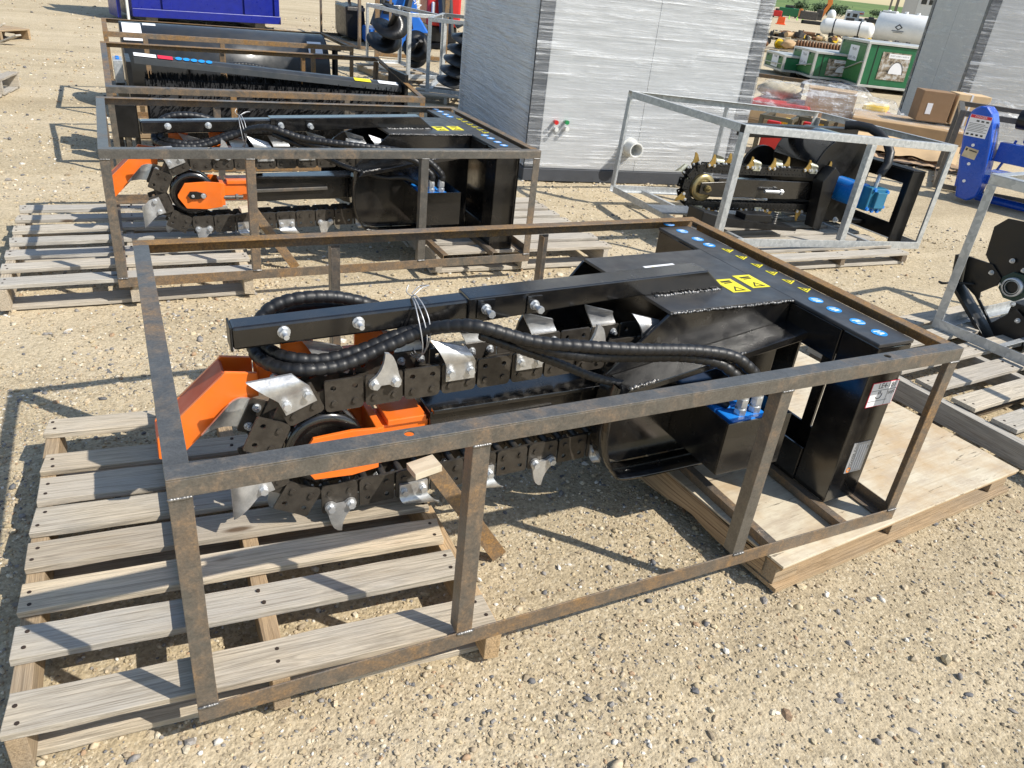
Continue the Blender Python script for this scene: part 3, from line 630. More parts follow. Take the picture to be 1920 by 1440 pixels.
    for p in fx: b.cyl((p.x, .262, .313), (p.x, .262, .330), .019, 6, smooth=False); b.cyl((p.x, .262, .330), (p.x, .262, .338), .014, 12); b.cyl((p.x, .262, .338), (p.x, .262, .362), .018, 6, smooth=False); b.cyl((p.x, .262, .362), (p.x, .262, .375), .015, 12)
    b.build('hose_fitting', 'bolt_zinc', root, .001)
    # --- lifting / guard bar on top
    def zb(x): return .556+(x-.18)*.0336
    b = MB(); b.bar((.18, .595, zb(.18)), (.82, .595, zb(.82)), .060, .058); b.build('top_bar', 'black_paint', root, .007)
    b = MB(); b.box(.174, .18, .563, .627, zb(.18)-.031, zb(.18)+.031); b.build('end_cap', 'black_satin', root, .004)
    sl = [(.765, zb(.765)-.036), (1.625, .5725), (1.55, .615), (1.535, zb(1.535)+.036-.012), (.765, zb(.765)+.036)]
    sl = [(.765, zb(.765)-.036), (1.30, .5735), (1.625, .5735), (1.545, zb(1.545)+.034), (.765, zb(.765)+.036)]
    MB().prism(sl, [], XZ(.557), 0, .076).build('bar_sleeve', 'black_paint', root, .004)
    for px, y, w in ((912, 580, .05), (1003, 572, .045)):
        p = PY(px, y, .55); MB().box(p.x-w/2, p.x+w/2, .5525, .5567, p.z-.026, p.z+.026).build('clamp_pad', 'black_paint', root, .001)
        b = MB(); bolt(b, (p.x, .5525, p.z), (0, -1, 0), .0115, .013, .016); b.cyl((p.x, .5235, p.z), (p.x, .5115, p.z), .0105, 6, smooth=False); b.build('bolt', 'bolt_zinc', root)
    for px, y in ((533, 624), (673, 606)):
        p = PY(px, y, .56); b = MB(); bolt(b, (p.x, .565, p.z), (0, -1, 0), .0125, .014, .020); b.build('bolt', 'bolt_zinc', root)
    # --- orange spade behind the tail and its brackets
    for x0_, x1_ in ((.295, .375), (.480, .560)): MB().prism([(x0_, .375), (x1_, .375), (x1_, zb(x1_)-.0295), (x0_, zb(x0_)-.0295)], [], XZ(.618), 0, .010).build('bracket_plate', 'orange_paint', root, .0015)
    hz = [(.378, .640, .515), (.378, .650, .525), (.392, .652, .532), (.470, .652, .534), (.484, .650, .527), (.486, .640, .515)]
    MB().tube(catmull(hz, 5), .008, 8).build('handle', 'orange_primer', root)
    b = MB(); b.box(.236, .60, .6285, .690, .392, .450); b.build('spade_arm', 'orange_paint', root, .004)
    sp_ = [(.160, .452), (.150, .440), (-.006, .292), (-.008, .235), (.030, .222), (.120, .312), (.165, .338), (.205, .372), (.235, .376), (.235, .440)]
    MB().prism(sp_[::-1], [], XZ(.606), 0, .010).build('spade_side', 'orange_paint', root, .0015); MB().prism(sp_[::-1], [], XZ(.694), 0, .010).build('spade_side', 'orange_paint', root, .0015)
    top = [Vector((.155, 0, .446)), Vector((-.007, 0, .288)), Vector((-.009, 0, .232))]; mb = MB(); dn = Vector((.006, 0, -.006))
    for a_, c_ in zip(top, top[1:]):
        q = [a_, c_, c_+dn, a_+dn]; mb._add([p+Vector((0, yy, 0)) for yy in (.6165, .6935) for p in q], [(0, 1, 5, 4), (2, 3, 7, 6), (0, 3, 2, 1), (4, 5, 6, 7), (1, 2, 6, 5), (0, 4, 7, 3)])
    mb.build('spade_blade', 'orange_primer', root)
    mb = MB(); mb.bar((.02, .64, .262), (.205, .64, .40), .060, .008, (-.7, 0, .7)); mb.build('spade_web', 'orange_paint', root, .001)
    for px, y in ((517, 712), (669, 697)):
        p = PY(px, y, .605); b = MB(); bolt(b, (p.x, .6175, p.z), (0, -1, 0), .011, .012, .012); b.build('bolt', 'bolt_zinc', root)
    # --- hoses
    f0, f1 = fx
    H = lambda *l: [PY(x, y, Y) for x, y, Y in l]
    back = [PY(560, 562, .665), PY(640, 562, .69), PY(700, 575, .70), PY(770, 600, .70)]
    h1 = [(f1.x, .262, .37), (f1.x, .262, .40), PY(1405, 690, .27)] + H((1370, 667, .29), (1300, 657, .31), (1200, 655, .33), (1100, 650, .36), (1000, 640, .40), (900, 613, .44), (840, 612, .48), (790, 622, .52), (720, 652, .525), (640, 685, .52), (560, 694, .525), (508, 684, .57), (477, 658, .635), (480, 615, .675), (510, 576, .69), (570, 558, .695), (650, 560, .70), (740, 590, .71), (795, 640, .69), (810, 690, .66))
    h2 = [(f0.x, .262, .37), (f0.x, .262, .40), PY(1375, 700, .28)] + H((1345, 680, .30), (1280, 668, .325), (1190, 668, .35), (1080, 665, .37), (990, 645, .42), (920, 618, .47), (850, 612, .53), (785, 618, .545), (740, 630, .548), (680, 655, .55), (610, 674, .55), (550, 672, .565), (512, 660, .605), (495, 640, .65), (505, 600, .70), (560, 574, .735), (680, 578, .745), (760, 600, .74), (795, 660, .71), (812, 700, .67))
    hose(root, h1, .0172); hose(root, h2, .0168)
    hose(root, H((900, 628, .45), (960, 650, .43), (1040, 678, .415), (1110, 706, .405), (1180, 722, .40), (1235, 728, .39)) + [Vector((1.40, .345, .365)), Vector((1.47, .315, .335)), Vector((1.50, .30, .318))], .0125, pitch=.02)
    b = MB(); c = PY(782, 600, .56)
    for k, dx in enumerate((-.006, .002, .009)):
        loop = [Vector((c.x+dx+.006*math.sin(t*2+k), .575+.075*math.cos(t), .535+.078*math.sin(t)+.004*k)) for t in np.linspace(0, 2*math.pi, 28)]; b.tube(loop, .0017, 6)
    b.tube(catmull([(c.x, .60, .613), (c.x+.03, .615, .628), (c.x+.055, .63, .627), (c.x+.035, .65, .618), (c.x+.005, .62, .612)], 8), .0015, 6); b.tube(catmull([(c.x, .60, .613), (c.x-.02, .59, .63), (c.x-.012, .60, .645)], 6), .0015, 6)
    b.build('tie_wire', 'cable_wire', root)
    # --- decals on the hood
    zt = .5723
    for px, y in ((1525, 563), (1565, 580), (1606, 603), (1647, 624), (1236, 421), (1264, 434), (1293, 449), (1318, 460)):
        p = PZ(px, y, .573); b = MB(); b.cyl((1.868 if y > 400 else p.x, p.y, zt), (1.868, p.y, zt+.0008), .0225, 24, smooth=False); st = b.build('round_sticker', 'sticker_blue', root)
        b = MB()
        for k in range(3): b.bar((1.868-.012+random.uniform(-.004, .004), p.y-.010+.010*k, zt+.0012), (1.868+.012, p.y-.012+.011*k+random.uniform(-.006, .006), zt+.0012), .004, .0006)
        b.build('pictogram', 'sticker_white', st, loc=(0, 0, 0))
    for px_, py_ in ((1354, 470), (1383, 483), (1412, 498), (1440, 512), (1473, 528), (1507, 543)):
        y = PZ(px_, py_, .573).y; b = MB(); b.prism([(1.890, y-.022), (1.928, y), (1.890, y+.022)], [], XY(zt), 0, .0008); st = b.build('warning_triangle', 'sticker_yellow', root)
        MB().prism([(1.895, y-.014), (1.919, y), (1.895, y+.014)], [[(1.898, y-.010), (1.915, y), (1.898, y+.010)]], XY(zt+.001), 0, .0006).build('pictogram', 'ink_black', st, loc=(0, 0, 0))
    for px, y in ((1372, 535), (1408, 527)):
        p = PZ(px, y, .573); b = MB(); M = frame_mat((p.x, p.y, zt), (.97, -.03, 0), (0, 1, 0)); rect_on(b, M, .070, .105); st = b.build('warning_label', 'sticker_yellow', root)
        b = MB(); b.prism([(-.022, -.045), (.022, -.045), (0, -.010)], [[(-.014, -.040), (.014, -.040), (0, -.018)]], lambda u, v, w: M @ Vector((u, v, w)), .0010, .0015); b.bar(M @ Vector((-.02, .03, .0012)), M @ Vector((.02, .034, .0012)), .010, .0005); b.bar(M @ Vector((-.015, .018, .0012)), M @ Vector((.018, .022, .0012)), .006, .0005); b.build('pictogram', 'ink_black', st, loc=(0, 0, 0))
    p = PZ(1243, 502, .573); M = frame_mat((p.x, p.y, zt), (1, .06, 0), (0, 1, 0)); b = MB(); rect_on(b, M, .125, .055); st = b.build('safety_label', 'sticker_white', root)
    b = MB(); b.prism([(-.052, -.020), (-.010, -.020), (-.031, .018)], [], lambda u, v, w: M @ Vector((u, v, w)), .0010, .0015); b.build('pictogram', 'sticker_yellow', st, loc=(0, 0, 0))
    b = MB(); b.bar(M @ Vector((.005, -.01, .0012)), M @ Vector((.02, .012, .0012)), .008, .0005); b.bar(M @ Vector((.035, -.012, .0012)), M @ Vector((.04, .012, .0012)), .006, .0005); b.bar(M @ Vector((.05, -.012, .0012)), M @ Vector((.05, .010, .0012)), .004, .0005); b.build('pictogram', 'ink_black', st, loc=(0, 0, 0))
    return root
tr1 = trencher()
# second one: a copy in the crate behind
tr2 = copy_tree(tr1); tr2.location = tr1.location + Vector((-.079, 2.355, .031-.028)); tr2['label'] = 'black chain trencher with orange tail in the crate on two slatted pallets, no paper sticker'
# --- writing on the first one only
def stickers(root):
    yf = .1074
    def quad(tl, tr_, br, bl):
        P = [PY(x, y, yf) for x, y in (tl, tr_, br, bl)]; c = (P[0]+P[1]+P[2]+P[3])/4; X = ((P[1]-P[0])+(P[2]-P[3])); Z = (P[0]-P[3])+(P[1]-P[2]); return c, X.length/2, Z.length/2
    c, w, h = quad((1637.8, 718.9), (1685, 711.4), (1669.7, 757), (1622, 763.6)); M = frame_mat((c.x, yf, c.z), (1, 0, .0), (0, 0, 1))
    st = rect_on(MB(), M, w, h).build('paper_sticker', 'ink_red', root); st['label'] = 'white lot sticker handwritten LE4-181 with a red border'
    rect_on(MB(), M, w-.004, h-.004, .0006, .0009).build('paper', 'sticker_white', st, loc=(0, 0, 0))
    L = [(-.5, .18, .5, .18), (-.5, -.27, .25, -.27), (.18, .18, .18, -.5)]
    b = MB()
    for x0, y0, x1, y1 in L: b.bar(M @ Vector((x0*w*.95, y0*h*.95, .0018)), M @ Vector((x1*w*.95, y1*h*.95, .0018)), .0011, .0004, M.to_3x3() @ Vector((0, 0, 1)))
    b.build('ruled_line', 'ink_black', st, loc=(0, 0, 0))
    def tx(s, u, v, size, sq=1.0, mat='ink_black', rot=0): o = text_part(s, 'lettering', mat, st, M @ Matrix.Translation((u*w, v*h, .0019)) @ Matrix.Rotation(rot, 4, 'Z'), size, sq); o.location = (0, 0, 0)
    tx('LE4-181', .08, .34, .0235, .95); tx('sept', .32, .04, .018, .9, rot=.15)
    for k in range(6): tx('lot site item'[:4+k], -.3+.13*k, -.39, .004) if False else None
    b = MB(); q = Matrix(M)
    arc = [M @ Vector((-.14*w+.011*math.cos(t), -.02*h+.012*math.sin(t), .002)) for t in np.linspace(R(200), R(380), 10)]; b.tube(arc, .0011, 6)
    for dx in (-.004, .003): b.tube([M @ Vector((-.14*w+dx, .015*h, .002)), M @ Vector((-.14*w+dx, .14*h, .002))], .0011, 6)
    b.build('drawing', 'ink_black', st, loc=(0, 0, 0))
    c, w, h = quad((1601, 831.7), (1632.8, 825.8), (1613, 880.8), (1583, 887)); M2 = frame_mat((c.x, yf, c.z), (1, 0, .0), (0, 0, 1))
    st2 = rect_on(MB(), M2, w, h).build('name_plate', 'plate_silver', root); st2['label'] = 'silver maker plate lettered MOWER KING up its edge'
    o = text_part('MOWER KING', 'lettering', 'ink_black', st2, M2 @ Matrix.Translation((-w*.30, .10*h, .0012)) @ Matrix.Rotation(R(90), 4, 'Z'), .0145, 1.0); o.location = (0, 0, 0)
    b = MB(); b.prism(circ(-w*.30, -h*.40, .009, 18), [circ(-w*.30, -h*.40, .005, 14)], lambda u, v, q_: M2 @ Vector((u, v, q_)), .001, .0015); b.build('emblem', 'ink_orange', st2, loc=(0, 0, 0))
    b = MB()
    for k in range(4): b.bar(M2 @ Vector((-w*.12+.14*w*k, -h*.42, .0012)), M2 @ Vector((-w*.12+.14*w*k, h*.42, .0012)), .0035, .0004, M2.to_3x3() @ Vector((0, 0, 1)))
    b.build('ruled_line', 'sticker_white', st2, loc=(0, 0, 0))
    o = text_part('CE', 'lettering', 'ink_black', st2, M2 @ Matrix.Translation((w*.40, .30*h, .0016)) @ Matrix.Rotation(R(90), 4, 'Z'), .009, 1.0); o.location = (0, 0, 0)
stickers(tr1)
# --- props under the booms
def prop(dx, dy, label):
    a = Vector((.80, .33, GZ+.002)); b_ = Vector((.612, .398, .196)); d = (b_-a).normalized()
    t = thing('prop_bar', (a.x+dx, a.y+dy, a.z), label, 'prop', 'angle props under the booms'); s = d.cross(Vector((0, 1, 0))).normalized(); y = s.cross(d).normalized()
    MB().angle((0, 0, 0), b_-a, (-y if y.y < 0 else y), (s if s.x > 0 else -s), .045, .005).build('angle_bar', 'rusted_brown', t, .001, loc=(0, 0, 0))
    M = frame_mat(b_-a+d*.011+Vector((.005, .018, 0)), (0.94, .1, .1), (0, 1, 0)); MB().box(-.038, .038, -.028, .028, -.008, .012, M).build('wood_block', 'plywood', t, .001, loc=(0, 0, 0))
prop(0, 0, 'rusty angle-iron prop with a wood chip on top beside the weathered pallet'); prop(-.079, 2.355, 'rusty angle-iron prop under the boom of the second trencher')

# ------------------------------------------------------------------ crate with the roller brush
t = steel_crate((-.035, 4.71, -.095), 2.17, 1.25, .565, 'brown rusty angle-iron crate around the black roller brush', 'rusty crates in a row', (0.0, .76, 1.55, 2.17), (0.0, .85, 1.50, 2.17), (), mats=('rusted_steel', 'rusted_brown'), rot=(R(6.1), 0, 0), welds=False, deck=.002)
tb = thing('timber', (1.05, 5.86, GZ), 'timber baulk under the back of the roller brush crate', 'timber'); MB().box(-.9, .9, -.05, .05, 0, .125).build('beam', 'brown_wood', tb, .004)
def brush():
    a = PY(250, 108, 5.12); b = PY(752, 164, 5.12)
    t = thing('roller_brush', (1.0, 5.25, -.09), 'black roller brush attachment with a long grey hood strip', 'brush', world_coords=True)
    ax0 = Vector((a.x+.06, 5.20, .20)); ax1 = Vector((b.x-.03, 5.20, .20)); L = ax1.x-ax0.x
    mb = MB(); mb.cyl(ax0, ax1, .245, 28); mb.build('core', 'black_bristle', t)
    nring = 24; rg = random.Random(3)
    for k in range(nring):
        mb = MB(); x = ax0.x+.04+(L-.08)*k/(nring-1)
        for i in range(260):
            th = rg.uniform(0, 2*math.pi); r1 = .285+rg.uniform(-.015, .012); dx = rg.uniform(-.028, .028); x1 = x+dx*1.3; w = .004
            c, s_ = math.cos(th), math.sin(th); p0 = Vector((x+dx*.5, 5.20+.07*c, .20+.07*s_)); p1 = Vector((x1, 5.20+r1*c, .20+r1*s_)); q = Vector((w, -w*s_, w*c))
            mb._add([p0-q, p0+q, p1+q*.6, p1-q*.6], [(0, 1, 2, 3)])
        mb.build('bristle_ring', 'black_bristle', t)['kind'] = 'stuff'
    d = (b-a); prof = [(-.085, -.035), (-.08, .008), (-.05, .026), (-.01, .03), (.05, .022), (.14, -.02), (.134, -.028), (.048, .013), (-.01, .021), (-.045, .018), (-.072, .003), (-.077, -.035)]
    mb = MB(); v = [p+Vector((0, y+.06, z)) for p in (a, b) for y, z in prof]; n = len(prof); mb._add(v, [(i, (i+1) % n, (i+1) % n+n, i+n) for i in range(n)]+[tuple(range(n-1, -1, -1)), tuple(range(n, 2*n))]); mb.build('hood', 'dark_grey_paint', t, .002)
    mb = MB(); mb.box(a.x+.0, b.x, 5.035, 5.045, a.z-.30, a.z-.12) if False else None
    for f0, f1, m in ((.0, .075, 'sticker_white'), (.078, .13, 'ink_red'), (.80, .87, 'sticker_yellow'), (.90, .985, 'sticker_white')):
        p0, p1 = a.lerp(b, f0), a.lerp(b, f1); mb = MB(); mb._add([p0+Vector((.004, -.0215, .0165)), p1+Vector((0, -.0215, .0165)), p1+Vector((0, .029, .0315)), p0+Vector((.004, .029, .0315))], [(0, 1, 2, 3)]); mb.build('label_strip', m, t)
    for k in range(5):
        p = a.lerp(b, .15+.026*k)+Vector((0, .005, .0255)); MB().cyl(p, p+Vector((0, -.0005, .0015)), .022, 14).build('round_sticker', 'sticker_blue', t)
    for x in (a.x-.05, b.x+.01): 
        MB().box(x, x+.03, 5.06, 5.50, -.05, a.z-.02).build('end_plate', 'black_satin', t, .002)
    mb = MB(); mb.box(a.x-.16, a.x-.06, 5.10, 5.35, .36, .40); mb.box(a.x-.19, a.x-.13, 5.0, 5.10, -.02, .34); mb.build('side_arm', 'black_satin', t, .004)
    mb = MB(); mb.cyl((a.x-.10, 5.02, -.09), (a.x-.10, 5.02, .24), .022, 14); mb.build('support_leg', 'dark_steel', t)
    mb = MB(); mb.box(a.x-.17, a.x-.03, 4.98, 5.07, .08, .30); mb.build('leg_clamp', 'black_satin', t, .004)
    mb = MB(); mb.box(a.x-.13, a.x-.07, 5.18, 5.40, .41, .56); mb.build('motor_plate', 'galvanised', t, .003)
    for yy in (5.24, 5.33): 
        mb = MB(); bolt(mb, (a.x-.10, yy, .561), (0, 0, 1), .012, .01, 0); mb.build('bolt', 'motor_blue', t)
    hose(t, [(a.x+.5, 5.5, .50), (a.x+.8, 5.52, .53), (a.x+1.1, 5.48, .48), (a.x+1.3, 5.5, .44)], .016)
brush()
# ------------------------------------------------------------------ crate with the drum hood
steel_crate((-.008, 6.6, .01), 2.12, 1.2, .59, 'brown rusty angle-iron crate around the dark grey drum hood', 'rusty crates in a row', (0.0, .30, .92, 1.72, 2.12), (0.0, .7, 1.4, 2.12), (), mats=('rusted_brown', 'rusted_brown'), welds=False, deck=.002)
tb = thing('timber', (1.05, 6.75, GZ), 'timber baulk under the front of the drum hood crate', 'timber'); MB().box(-1, 1, -.05, .05, 0, .108).build('beam', 'brown_wood', tb, .004)
tb = thing('timber', (1.05, 7.65, GZ), 'timber baulk under the back of the drum hood crate', 'timber'); MB().box(-1, 1, -.05, .05, 0, .108).build('beam', 'brown_wood', tb, .004)
def drum():
    t = thing('drum_mower', (1.0, 7.2, .012), 'dark grey curved drum hood attachment with white end labels', 'attachment', world_coords=True)
    x0 = PY(228, 60, 7.0).x; x1 = PY(612, 78, 7.0).x; yc, zc, r = 7.25, .27, .36
    pts = [(yc+r*math.cos(a), zc+r*math.sin(a)) for a in np.linspace(R(15), R(205), 26)]
    inn = [(yc+(r-.012)*math.cos(a), zc+(r-.012)*math.sin(a)) for a in np.linspace(R(205), R(15), 26)]
    MB().prism(pts+inn, [], YZ(0), x0, x1, True).build('hood', 'dark_grey_paint', t)
    for x in (x0-.012, x1): MB().prism(pts+[(yc-.30, .02), (yc+.30, .02)], [], YZ(x), 0, .012).build('end_plate', 'black_satin', t, .002)
    def lab(f0, f1, a0, a1, m):
        mb = MB(); mb.grid(lambda u, v: Vector((x0+(x1-x0)*(f0+(f1-f0)*u), yc+(r+.0012)*math.cos(a0+(a1-a0)*v), zc+(r+.0012)*math.sin(a0+(a1-a0)*v))), 2, 8); mb.build('label', m, t)
    lab(.005, .09, R(100), R(140), 'sticker_white'); lab(.10, .16, R(96), R(106), 'sticker_white'); lab(.90, .975, R(122), R(146), 'sticker_white'); lab(.90, .975, R(146.5), R(152), 'ink_red')
    MB().box(x0, x1, 6.93, 6.95, .03, .11).build('front_rail', 'black_satin', t, .002)
    mb = MB(); mb.cyl((x0+.02, yc, .2), (x1-.02, yc, .2), .11, 18); mb.build('rotor', 'black_satin', t)
    for f in (.28, .62, .9): MB().box(x0+(x1-x0)*f, x0+(x1-x0)*f+.02, 6.86, 6.93, .05, .30).build('bracket', 'black_satin', t, .002)
    mb = MB(); mb.cyl((x1+.12, 7.15, .015), (x1+.12, 7.15, .50), .03, 14); mb.cyl((x1+.12, 7.15, .50), (x1+.12, 7.15, .512), .062, 20); mb.build('stand_post', 'black_satin', t)
    hose(t, [(x0+.9, 6.92, .25), (x0+1.05, 6.88, .22), (x0+1.2, 6.90, .20), (x0+1.35, 6.93, .16)], .014)
drum()

# ------------------------------------------------------------------ blue bin behind the row
def blue_bin():
    A = PZ(250, 42); B = PZ(524, 56); d = B-A; L = d.length; a = math.atan2(d.y, d.x)
    t = thing('blue_bin', (A.x, A.y, GZ), 'tall deep blue ribbed steel bin standing behind the rusty crates', 'bin', rot=(0, 0, a)); H = 1.75; D = 1.5
    MB().box(0, L, 0, D, .10, H).build('body', 'bin_blue', t, .004)
    MB().box(.0, L+.02, -.05, -.001, .10, .24).build('bottom_channel', 'bin_blue', t, .008)
    MB().box(-.03, L+.02, -.05, -.001, H-.16, H).build('top_channel', 'bin_blue', t, .008)
    for x in (.0, .52, 2.02, L-.10): MB().box(x, x+.16 if x > .1 and x < 2.4 else x+.10, -.045, -.001, .242, H-.162).build('rib', 'bin_blue', t, .008)
    for x in (.25, L-.45): MB().box(x, x+.2, .1, D-.1, 0, .098).build('skid', 'dark_steel', t, .004)
    MB().box(-.08, -.04, .02, .08, 0, H).build('side_post', 'off_white', t, .004)
    MB().box(-.2, -.14, .2, .9, .05, H).build('side_ladder', 'bin_blue', t, .004)
blue_bin()

# ------------------------------------------------------------------ galvanised crate with the small trencher
GC = dict(loc=(3.171, 2.319, .03), rot=(R(-.8), R(2.68), R(-2.88)))
from mathutils import Euler
GM = Matrix.Translation(GC['loc']) @ Euler(GC['rot']).to_matrix().to_4x4()
steel_crate(GC['loc'], 1.79, 1.306, .712, 'galvanised crate around the trencher with brass coloured teeth', 'galvanised crates', (0.0, 1.02, 1.79), (0.0, .86, 1.79), (.25, 1.35), mats=('galvanised', 'galvanised'), w=.045, rot=GC['rot'], holes=False, welds=False, rust_top='galvanised', deck=.001)
def small_trencher():
    P = lambda x, y, yl=.42: PL(x, y, GM, yl)
    t = thing('small_chain_trencher', GC['loc'], 'small black chain trencher with brass coloured teeth and a blue motor', 'trencher', rot=GC['rot'])
    c0 = P(1319, 352); c1 = P(1545, 355); r = (P(1430, 312).z-P(1430, 388).z)/2*.80; yc = c0.y+.05
    lm = link_mesh('black_satin'); sg = shark_mesh('gold_tooth'); sg2 = mirror_mesh(sg); cz = cup_mesh('zinc_cup'); cz2 = mirror_mesh(cz); K = .66
    for i, (px, pz, a) in enumerate(chain_frames((c0.x, c0.z), (c1.x, c0.z+.012), r, .0935*K)):
        lk = put('chain_link', lm, t, loc=(px, yc, pz), rot=(0, -a, 0)); lk.scale = (K, K, K)
        m = [sg, None, cz2, sg2, None, sg, cz, None][i % 8]
        if m:
            th_ = put('cup_tooth' if 'cup' in m.name else 'shark_tooth', m, lk, loc=(0, 0, 0)); th_.scale = (1.15, 1.0, 1.30)
    MB().bar((c0.x+.06, yc, c0.z), (c1.x, yc, c0.z+.01), .05, r*1.15).build('boom', 'black_paint', t, .004)
    mb = MB(); mb.cyl((c0.x, yc-.045, c0.z), (c0.x, yc+.045, c0.z), r*.78, 24); mb.lathe([(r*.55, -.05), (r*.80, -.05), (r*.80, -.036), (r*.55, -.036)], lambda x, y, h: Vector((c0.x+x, yc+h, c0.z+y)), 24); mb.build('idler_wheel', 'brass', t)
    MB().prism([(c0.x-.04, c0.z-.035), (c0.x+.16, c0.z-.05), (c0.x+.16, c0.z+.05), (c0.x-.04, c0.z+.035)], [], XZ(yc-.07), 0, .012).build('tail_plate', 'black_paint', t, .003)
    mb = MB(); mb.cyl((c0.x+.012, yc-.071, c0.z), (c0.x+.012, yc-.085, c0.z), .022, 14); bolt(mb, (c0.x+.012, yc-.085, c0.z), (0, -1, 0), .016, .014, .012); mb.build('bolt', 'brass', t)
    mb = MB(); x = c0.x+.50; mb.cyl((x, yc-.06, c0.z), (x+.16, yc-.06, c0.z), .012, 12); mb.cyl((x+.13, yc-.06, c0.z), (x+.15, yc-.06, c0.z), .02, 6, smooth=False); mb.build('tension_bolt', 'bolt_zinc', t)
    # hood, fender and motor
    hx = P(1545, 340); zt = P(1560, 235, .60).z; xr = P(1640, 330).x
    zm = .645
    MB().prism([(hx.x-.05, c0.z-.22), (hx.x-.09, c0.z+.10), (hx.x-.02, c0.z+.20), (hx.x+.04, c0.z+.16), (hx.x+.02, c0.z-.24)], [], XZ(yc-.13), 0, .09).build('front_guard', 'black_satin', t, .004)
    fen = [(hx.x-.02, .06)]+[(hx.x+.16+.26*math.cos(a), .40+.25*math.sin(a)) for a in np.linspace(R(170), R(-20), 16)]+[(hx.x+.40, .06)]
    MB().prism(fen, [], XZ(yc-.03), 0, .012).build('hood_side', 'black_satin', t, .002); MB().prism(fen, [], XZ(yc+.40), 0, .012).build('hood_side', 'black_satin', t, .002)
    MB().grid(lambda u, v: Vector((hx.x+.16+.262*math.cos(R(170-190*u)), yc-.018+.418*v, .40+.252*math.sin(R(170-190*u)))), 16, 1).build('hood_top', 'black_paint', t)
    b0 = P(1392, 229, .80); b1 = P(1606, 238, .80); MB().bar((b0.x, .80, b0.z-.05), (b1.x, .80, b1.z-.05), .07, .085).build('top_bar', 'black_satin', t, .004)
    mb = MB(); mb.cyl((hx.x-.12, .95, .30), (hx.x-.12, .975, .30), .17, 30); mb.build('spoil_disc', 'black_satin', t)
    m = P(1600, 362, .30); mb = MB(); mb.cyl((m.x, .22, m.z), (m.x, yc-.03, m.z), .085, 28); mb.build('motor', 'motor_blue', t)
    mb = MB(); mb.box(m.x-.01, m.x+.15, .15, .24, m.z-.085, m.z+.07); mb.box(m.x+.03, m.x+.12, .12, .16, m.z-.06, m.z+.05); mb.build('pump_block', 'pump_blue', t, .006)
    for dx, dz in ((.0, -.07), (.05, -.08), (.10, -.08), (.14, -.05), (.14, .05), (.02, .06)):
        mb = MB(); bolt(mb, (m.x+dx, .149, m.z+dz), (0, -1, 0), .012, .012, 0); mb.build('bolt', 'motor_blue', t)
    mb = MB(); mb.tube(catmull([(m.x+.07, .20, m.z+.07), (m.x+.075, .20, m.z+.11), (m.x+.10, .22, m.z+.15)], 6), .014, 10); mb.build('elbow_fitting', 'bolt_zinc', t)
    hose(t, [(m.x+.10, .22, m.z+.15), (m.x+.16, .24, m.z+.26), (m.x+.18, .34, m.z+.36), (m.x+.12, .48, m.z+.42), (m.x, .60, m.z+.40)], .03, pitch=.5, amp=.02, n=14)
    # mount frame at the right
    q0 = P(1655, 330, .30); q1 = P(1752, 340, .16)
    xm = 1.62; z0, z1 = .02, .50
    win = lambda a, b_, c, d: [(a, c), (b_, c), (b_, d), (a, d)]
    MB().prism([(.10, z0), (1.20, z0), (1.20, z1), (.10, z1)], [win(.24, .60, .12, .40), win(.74, 1.06, .12, .40)], YZ(xm+.08), 0, .012).build('mount_plate', 'black_satin', t, .002)
    MB().box(xm-.03, xm+.0925, .10, 1.2, z1+.0005, z1+.012).build('mount_top', 'black_satin', t, .003)
    MB().box(xm-.03, xm+.0795, .10, .112, z0, z1).build('mount_side', 'black_satin', t, .002); MB().box(xm-.03, xm+.0795, 1.188, 1.2, z0, z1).build('mount_side', 'black_satin', t, .002)
    MB().box(hx.x+.30, xm+.0795, yc-.02, yc+.40, .05, .075).build('mount_arm', 'black_satin', t, .003)
    mb = MB(); bx = P(1575, 405, .30); bolt(mb, (bx.x, yc-.135, .10), (0, -1, 0), .016, .014, .014); mb.build('bolt', 'bolt_zinc', t)
    # folded crumber shoe lying along the crate floor
    a = P(1310, 405, .30); b_ = P(1500, 432, .22)
    mb = MB(); mb.prism([(a.x-.05, .05), (a.x+.12, .06), (a.x+.75, .045), (a.x+.75, .065), (a.x+.12, .125), (a.x-.05, .16)], [], XZ(.20), 0, .16); mb.build('crumber_shoe', 'black_satin', t, .006)
    mb = MB(); mb.box(a.x+.30, a.x+.52, .215, .315, .095, .145); mb.build('shoe_bracket', 'black_satin', t, .003)
    sp = [Vector((a.x+.60+.014*math.cos(k*.7), .27+.014*math.sin(k*.7), .07+.0016*k)) for k in range(54)]; MB().tube(sp, .004, 6).build('spring', 'dark_steel', t)
    mb = MB(); mb.box(a.x-.1, a.x+1.0, .55, .75, .038, .052); mb.build('base_channel', 'galvanised', t, .003)
small_trencher()
def simple_pallet(label, base, yaw, L, W, mat, sm, n=7, bz=.13, group='slatted pallets', bw=.095):
    # boards along local x, stringers along local y
    t = thing('wooden_pallet', (base[0], base[1], GZ), label, 'pallet', group, rot=(0, 0, yaw))
    for i in range(n):
        y = -W/2+bw/2+(W-bw)*i/(n-1); plank(t, 'deck_board', (-L/2+random.uniform(-.01, .01), y, bz), (L/2+random.uniform(-.01, .01), y, bz), bw, .018, mat, [-L/2+.03, 0, L/2-.03])
    for x in (-L/2+.025, 0, L/2-.025): plank(t, 'stringer', (x, -W/2, bz-.0195), (x, W/2, bz-.0195), .038, bz-.04, sm, None, .001)
    for k in (-.44, 0, .44): plank(t, 'bottom_board', (-L/2, k*W, .019), (L/2, k*W, .019), .09, .018, mat, None, .001)
    return t
simple_pallet('grey slatted pallet under the galvanised crate with the small trencher', (4.12, 2.62), R(-3), 1.15, 1.0, 'grey_wood', 'dark_wood', bz=.083)

